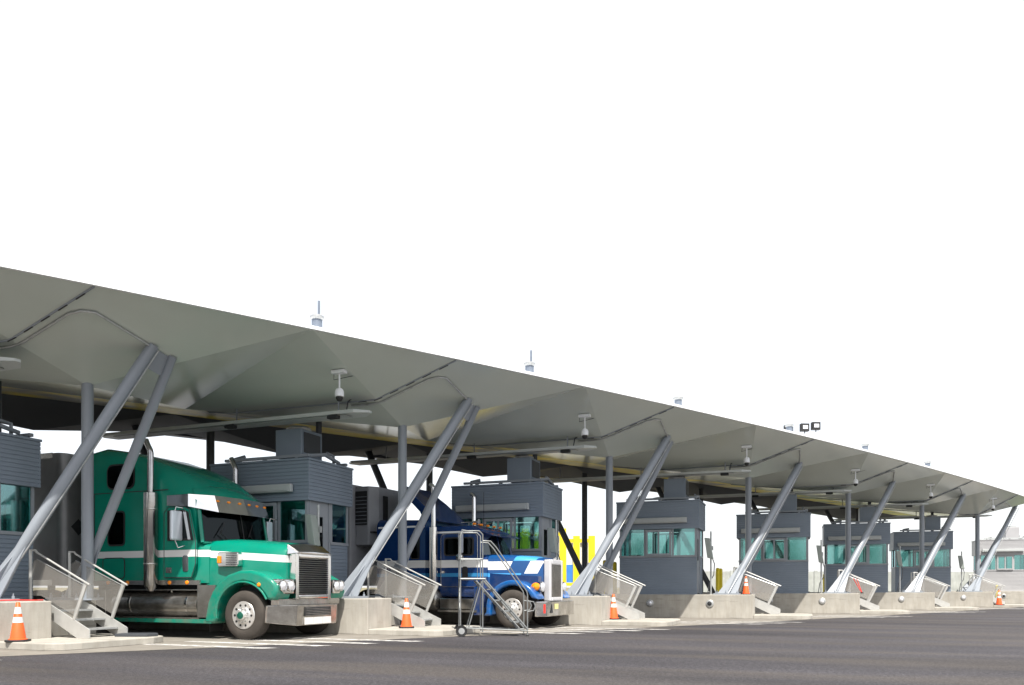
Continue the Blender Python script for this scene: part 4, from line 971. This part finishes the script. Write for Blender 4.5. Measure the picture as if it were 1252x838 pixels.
    for sgn in (-1,1):
        hl = empty('headlight', (.60,c+sgn*.80,1.12)); hl.parent = root
        mb = MB(); mb.lathe([(.0,-.14),(.10,-.10),(.135,.0),(.14,.10),(.12,.12)], (0,0,0), 'x', 24)
        for j,p in enumerate(mb.v): mb.v[j]=(p[0],p[1]*1.35,p[2])
        mb.build('housing', M_chrome, hl, smooth=40)
        mb = MB(); mb.lathe([(.12,.121),(.08,.14),(.0,.15)], (0,0,0), 'x', 20); 
        for j,p in enumerate(mb.v): mb.v[j]=(p[0],p[1]*1.3,p[2])
        mb.build('lamp', M_lens, hl, smooth=True)
        mb = MB(); mb.lathe([(.11,.0),(.09,.05),(.0,.09)], (-.02,0,0), 'y', 16)
        for j,p in enumerate(mb.v): mb.v[j]=(p[0]*1.2,(p[1]*sgn)+sgn*.17,p[2])
        mb.build('turn_lamp', M_amber, hl, smooth=True)
        mb = MB(); mb.tube([(0,0,-.13),(0,-sgn*.2,-.25)], .03, 8); mb.build('bracket', M_chrome, hl)
    P = [(.66,-.02),(.74,-.02),(.92,.20),(.94,.5),(.94,W-.5),(.92,W-.2),(.74,W+.02),(.66,W+.02),(.66,W-.05),(.84,W-.25),(.84,.25),(.66,.05)]
    mb = MB(); mb.prism(P, .33, .73); bmp = mb.build('bumper', M_chrome, root, bevel=.02)
    mb = MB(); mb.slab([(.945,.70,.52),(.945,.95,.52),(.945,.95,.66),(.945,.70,.66)], .006); mb.build('licence_plate', mat('pale_yellow',(0.75,.7,.3),.5), bmp)
    mb = MB(); mb.slab([(.86,.12,.42),(.90,.165,.42),(.90,.165,.66),(.86,.12,.66)], -.014); mb.build('reflector', M_red, bmp)
    mb = MB(); mb.slab([(.945,.40,.42),(.945,.56,.42),(.945,.50,.66)], .005); mb.build('tow_slot', M_dark, bmp)
    wheel(root,0,0,.52,-1,hub=M_chrome); wheel(root,0,W,.52,1,hub=M_chrome)
    for x in (-6.0,-7.3):
        for y, s_ in ((.0,-1),(W,1)): wheel(root, x, y, .52, s_, steer=False, wd=.6, hub=M_chrome)
    mb = MB(); mb.tube([(0,.2,.5),(0,W-.2,.5)], .07, 8); mb.build('axle', M_dark, root)
blue_truck()

def trailer(o, a, s0, label, m, top, reefer):
    root = empty('semi_trailer', (o[0],o[1],.008), -a, label=label, cat='trailer')
    W = 2.44; L = 13.0
    r = .20 if not reefer else .08
    P = [(s0-L,-.02),(s0-r,-.02)]+[(s0-r+r*math.sin(R(q)), -.02+r-r*math.cos(R(q))) for q in (20,45,70,90)]+[(s0-r+r*math.sin(R(q)), W+.02-r-r*math.cos(R(q))) for q in (90,110,135,160)]+[(s0-r,W+.02),(s0-L,W+.02)]
    mb = MB(); mb.prism(P, 1.15, top); mb.build('box', m, root, smooth=40)
    mb = MB(); mb.box(s0-L,s0-.3,-.035,-.021,1.15,1.28); mb.box(s0-L,s0-.3,-.035,-.021,top-.12,top+.01); mb.build('rail', M_brush, root)
    if not reefer:
        mb = MB(); d=.20; y=.42; z=2.55; mb.add([(s0+.004,y-d,z),(s0+.004,y,z-d),(s0+.004,y+d,z),(s0+.004,y,z+d)], [(0,1,2,3)]); mb.build('placard', M_dark, root)
        mb = MB(); mb.box(s0-.01,s0+.03,.6,.62,1.2,top); mb.box(s0-.01,s0+.03,1.4,1.42,1.2,top); mb.build('panel_seam', M_dark, root)
    else:
        mb = MB(); mb.prism([(s0+.01,.22),(s0+.45,.26),(s0+.62,.55),(s0+.62,W-.55),(s0+.45,W-.26),(s0+.01,W-.22)], 2.35, top-.05); ru = mb.build('cooling_unit', M_reef, root, bevel=.04)
        mb = MB(); mb.box(s0+.02,s0+.42,.205,.24,2.95,top-.2); gr = mb.build('side_grille', M_dark, ru)
        mb = MB()
        for k in range(8): mb.box(s0+.02,s0+.42,.19,.204,3.0+k*.11,3.02+k*.11)
        mb.build('grille_slat', M_steel, gr)
        mb = MB(); mb.box(s0+.625,s0+.635,.75,1.0,3.0,top-.3); mb.build('grille_slot', M_dark, ru)
        mb = MB(); mb.box(s0+.1,s0+.636,.3,W-.3,2.72,2.76); mb.build('trim_band', M_dark, ru)
    for x in (s0-L+1.2, s0-L+2.5):
        for y, s_ in ((.0,-1),(W,1)): wheel(root, x, y, .52, s_, steer=False, wd=.6)
    mb = MB(); mb.box(s0-3.2,s0-3.05,.3,.42,.1,1.15); mb.box(s0-3.2,s0-3.05,W-.42,W-.3,.1,1.15); mb.box(s0-3.3,s0-2.95,.2,.5,.0,.1); mb.box(s0-3.3,s0-2.95,W-.5,W-.2,.0,.1); mb.build('landing_leg', M_dark, root)
M_trail = mat('trailer_grey', (0.24,0.24,0.245), .4, .3, .08)
M_reef = mat('trailer_white', (0.30,0.31,0.34), .45, 0, .08)
trailer((-5.62,16.24), R(22.3), -5.35, 'dark grey box trailer with rounded front corners behind the green truck', M_trail, 4.28, False)
trailer((0,20.7), R(25), -5.25, 'pale refrigerated trailer with a cooling unit behind the blue truck', M_reef, 4.15, True)

# ------------------------------------------------------------ rolling ladder
def ladder():
    o = pix(563, 780, 17.45); root = empty('rolling_ladder', (o.x,o.y,.004), R(7), label='wheeled grey tube platform ladder standing in front of the blue truck', cat='ladder')
    g = mat('ladder_grey',(0.20,.21,.21),.4,.3,.08); r=.0145
    W = .62; L=1.50
    for y in (0,W):
        mb = MB()
        mb.tube([(0,y,.12),(0,y,2.25),(.06,y,2.38),(.42,y,2.38),(.50,y,2.30),(.50,y,.10)], r, 8)   # platform guard hoop
        mb.build('guard_rail', g, root, smooth=True)
        mb = MB(); mb.tube([(.50,y,2.16),(.68,y,2.15),(.80,y,2.02),(1.50,y,1.02),(1.52,y,.94),(1.52,y,.03)], r, 8); mb.build('handrail', g, root, smooth=True)
        mb = MB(); mb.tube([(.55,y,1.28),(1.52,y,.16)], .022, 8); mb.tube([(.35,y,1.26),(1.38,y,.13),(1.52,y,.13)], .018, 8); mb.build('stringer', g, root, smooth=True)
        mb = MB(); mb.tube([(0,y,1.75),(.5,y,1.75)], r, 8); mb.tube([(0,y,1.30),(.56,y,1.30)], .022, 8); mb.tube([(0,y,.20),(1.52,y,.13)], r, 8); mb.tube([(.48,y,1.25),(.18,y,.2)], .014, 8); mb.build('side_brace', g, root, smooth=True)
        mb = MB(); mb.tube([(1.52,y,.80),(1.66,y,.78),(1.70,y,.68),(1.66,y,.58),(1.52,y,.56)], .014, 8); mb.build('grab_loop', g, root, smooth=True)
        mb = MB(); mb.lathe([(.035,0),(.035,.02),(.016,.03)], (1.52,y,0), n=12); mb.build('foot', M_black, root)
    mb = MB(); 
    for z in (.2,1.3,1.75,2.33): mb.tube([(0,0,z),(0,W,z)], r, 8)
    mb.tube([(0,0,.2),(0,W,1.3)], .012, 6); mb.build('cross_bar', g, root, smooth=True)
    mb = MB(); mb.box(0.02,.58,.03,W-.03,1.30,1.325); mb.build('platform', g, root)
    for k in range(4):
        t = (k+1)/5; x = .52+t*.98; z = 1.30*(1-t)+.05*t+.0; mb = MB(); mb.box(x-.12,x+.08,.02,W-.02,z,z+.025); mb.build('tread', g, root)
    for y in (-.06, W+.06):
        mb = MB(); mb.lathe([(.06,-.02),(.125,-.025),(.13,0),(.125,.025),(.06,.02)], (.02,y,.13), 'y', 24); w_ = mb.build('wheel', M_black, root, smooth=40)
        mb = MB(); mb.lathe([(.0,-.03),(.07,-.028),(.07,.028),(.0,.03)], (.02,y,.13), 'y', 20); mb.build('hub', M_galv, w_, smooth=40)
ladder()

# ------------------------------------------------------------ people
def person(locn, rz, label, h=1.72, jacket=(0.02,.022,.03)):
    """standing or leaning figure, one continuous skinned body"""
    V = [(0,0,.95),(0,0,1.15),(0.02,0,1.38),(0.03,0,1.50),(0.05,0,1.60),(0.05,0,1.66),
         (0,.19,1.40),(.04,.24,1.14),(.22,.20,.98),(.30,.17,.96),(0,-.19,1.40),(.04,-.24,1.14),(.22,-.20,.98),(.30,-.17,.96),
         (0,.10,.88),(.01,.11,.50),(0,.11,.09),(.14,.12,.04),(0,-.10,.88),(.01,-.11,.50),(0,-.11,.09),(.14,-.12,.04)]
    Rr = [.15,.15,.16,.06,.085,.095,.065,.045,.034,.04,.065,.045,.034,.04,.09,.065,.045,.04,.09,.065,.045,.04]
    E = [(0,1),(1,2),(2,3),(3,4),(4,5),(2,6),(6,7),(7,8),(8,9),(2,10),(10,11),(11,12),(12,13),(0,14),(14,15),(15,16),(16,17),(0,18),(18,19),(19,20),(20,21)]
    me = bpy.data.meshes.new('person'); me.from_pydata(V, E, []); o = bpy.data.objects.new('person', me); COL.objects.link(o)
    sk_ = o.modifiers.new('skin','SKIN'); sb = o.modifiers.new('sub','SUBSURF'); sb.levels = sb.render_levels = 1
    for k, v in enumerate(me.skin_vertices[0].data): v.radius = (Rr[k],)*2; v.use_root = (k == 0)
    me.materials.append(mat('dark_uniform', jacket, .8)); 
    o.location = locn; o.rotation_euler = (0,0,rz); o.scale = (h/1.75,)*3
    tag(o, label, 'person')
    mb = MB(); mb.lathe([(.05,1.55),(.092,1.60),(.10,1.66),(.085,1.72),(.04,1.755),(.0,1.76)], (.03,0,0), n=16); mb.build('hair', M_dark, o, smooth=True)
    mb = MB(); mb.lathe([(.02,.045),(.06,.02),(.065,0)], (.07,0,1.60), 'x', 12)
    for j,p in enumerate(mb.v): mb.v[j]=(p[0]-.02+.07,p[1]*.9,1.615+(p[2]-1.60)*1.15)
    mb.build('face', mat('skin',(0.25,.13,.09),.6), o, smooth=True)
person(loc(2,-1.42,.75,.91), R(-90), 'officer in dark uniform standing inside the booth behind the blue truck')
person(loc(3,-1.85,1.0,.72), R(-100), 'seated officer in dark clothing low in the sliding window of the fourth booth', 1.62)

# ------------------------------------------------------------ things behind
def scanner():
    root = empty('scanner_frame', (-1.6,52.0,0), R(-6), label='bright yellow steel frame with white and blue panels behind the blue truck booth', cat='steel frame')
    xs = (0, 1.25, 2.5, 3.75, 5.0, 5.9, 6.9)
    for x in xs:
        mb = MB(); mb.box(x-.22,x+.22,-.2,.2,0,5.0 if x<5.5 else 4.5); mb.build('post', M_yellow, root, bevel=.02)
    for a, b in zip(xs[:-1], xs[1:]):
        z1 = 4.75 if b < 5.5 else 4.3
        mb = MB(); mb.box(a+.221,b-.221,-.15,.15,z1-.25,z1); mb.build('cross_beam', M_yellow, root)
        mb = MB(); mb.box(a+.221,b-.221,-.15,.15,1.2,1.4); mb.build('cross_beam', M_yellow, root)
        mb = MB(); mb.box(a+.24,b-.24,.02,.08,1.42,z1-.27); mb.build('white_panel', M_yellow if a < 3 else M_white, root)
    mb = MB(); mb.box(5.24,5.66,-.04,.015,1.42,2.6); mb.build('blue_panel', M_blue2, root)
    mb = MB(); mb.box(-.3,7.1,-.5,.5,0,.5); mb.build('base', M_dark, root)
scanner()
for k, (px, Y, hh, lab) in enumerate([(877.5,33.5,1.95,'yellow bollard just right of the fourth booth, left one of two'),(879.8+1.2,34.5,1.95,'yellow bollard just right of the fourth booth, right one of two'),
        (898,38,1.7,'yellow bollard seen just left of the fifth booth'),(1008,46,1.9,'yellow bollard seen just left of the sixth booth'),(1219,46.5,1.25,'yellow bollard behind the far right cone'),
        (751.5,30.0,2.1,'yellow bollard seen through the guard panel right of the third column'),(739.5,31.0,2.2,'yellow bollard seen left of the third column')]):
    X = (px-CX)*Y/F; root = empty('bollard', (X,Y,0), label=lab, cat='bollard', group='yellow bollards behind the islands')
    MB().lathe([(.085,0),(.085,hh-.06),(.06,hh-.015),(.0,hh)], n=16).build('post', M_yellow, root, smooth=40)
    MB().lathe([(.0865,hh-.35),(.0865,hh-.25)], n=16).build('band', M_steelD if k == 4 else M_yellow, root, smooth=40)
mb = MB(); mb.box(0,60,-.15,.15,0,2.9)
for k in range(12): mb.box(k*5-.2,k*5+.2,-.25,-.151,0,3.0)
w_ = mb.build('boundary_wall', concrete('pale_concrete', (0.36,.36,.36))); w_.location = (20,88,0); w_.rotation_euler=(0,0,R(6)); tag(w_, 'low pale boundary wall far behind the booths', 'wall')
# red folded barrier at the fifth island, red strap on the first
root = empty('barrier_poles', loc(4, 1.75, .5, .85), -alpha(4), label='two thin red barrier poles leaning at the steps of the fifth island', cat='barrier')
mb = MB(); mb.tube([(-.05,0,.65),(.28,-.05,.02)], .015, 8); mb.build('pole', M_red, root); mb = MB(); mb.tube([(.09,.05,.62),(.30,-.02,.02)], .015, 8); mb.build('pole', M_red, root)
mb = MB(); mb.lathe([(.06,0),(.06,.05)], (.29,-.03,0), n=12); mb.build('foot', M_black, root)
mb = MB(); mb.tube([tuple(loc(0,1.6,-.2,.87)), tuple(loc(0,1.75,.1,.88)), tuple(loc(0,1.8,.45,.87)), tuple(loc(0,1.72,.7,.87))], .014, 6); tag(mb.build('strap', M_red), 'red strap lying along the top edge of the leftmost island', 'strap')
# flat black mat / wheel chock at the first kerb end
mb = MB(); mb.prism([(-.35,-.2),(.30,-.22),(.42,.0),(.30,.2),(-.35,.2)], 0, .06); t_ = mb.build('drain_cover', M_steelD, bevel=.01); p = loc(0,3.0,1.75,.14); t_.location = p; tag(t_, 'small dark cover plate on the kerb at the foot of the leftmost steps', 'cover plate')

def tree(x, y, h, label):
    root = empty('tree', (x,y,0), label=label, cat='tree', group='trees across the plaza')
    mb = MB(); mb.tube([(0,0,0),(.05,.1,h*.3),(0,.1,h*.6),(.1,0,h*.9)], .22, 8, .05)
    for k in range(7):
        a = k*.9; mb.tube([(0,.1,h*(.3+.07*k)),(math.cos(a)*h*.2,math.sin(a)*h*.2,h*(.45+.07*k))], .07, 5, .02)
    mb.build('trunk', mat('bark',(.10,.08,.06),.9), root)
    mb = MB()
    cl = [(random.gauss(0,.17)*h, random.gauss(0,.17)*h, h*(.35+.6*random.random()), h*random.uniform(.07,.15)) for _ in range(26)]
    for k in range(2600):
        c = random.choice(cl); p = Vector((c[0]+random.gauss(0,c[3]),c[1]+random.gauss(0,c[3]),c[2]+random.gauss(0,c[3]*.7)))
        u_ = Vector((random.gauss(0,1),random.gauss(0,1),random.gauss(0,1))).normalized()*.13; w_ = u_.orthogonal().normalized()*.09
        mb.add([p-u_,p+w_,p+u_,p-w_],[(0,1,2,3)])
    mb.build('crown', mat('leaves',(.07,.13,.03),.6,0,.3,2), root)
for k,(x,y,h) in enumerate([(-42,-22,9),(-33,-30,8),(-22,-34,10),(-12,-30,8.5),(-2,-38,9.5),(8,-42,9)]):
    tree(x,y,h,['far left','second','third','fourth','fifth','far right'][k]+' leafy tree across the plaza behind the camera')
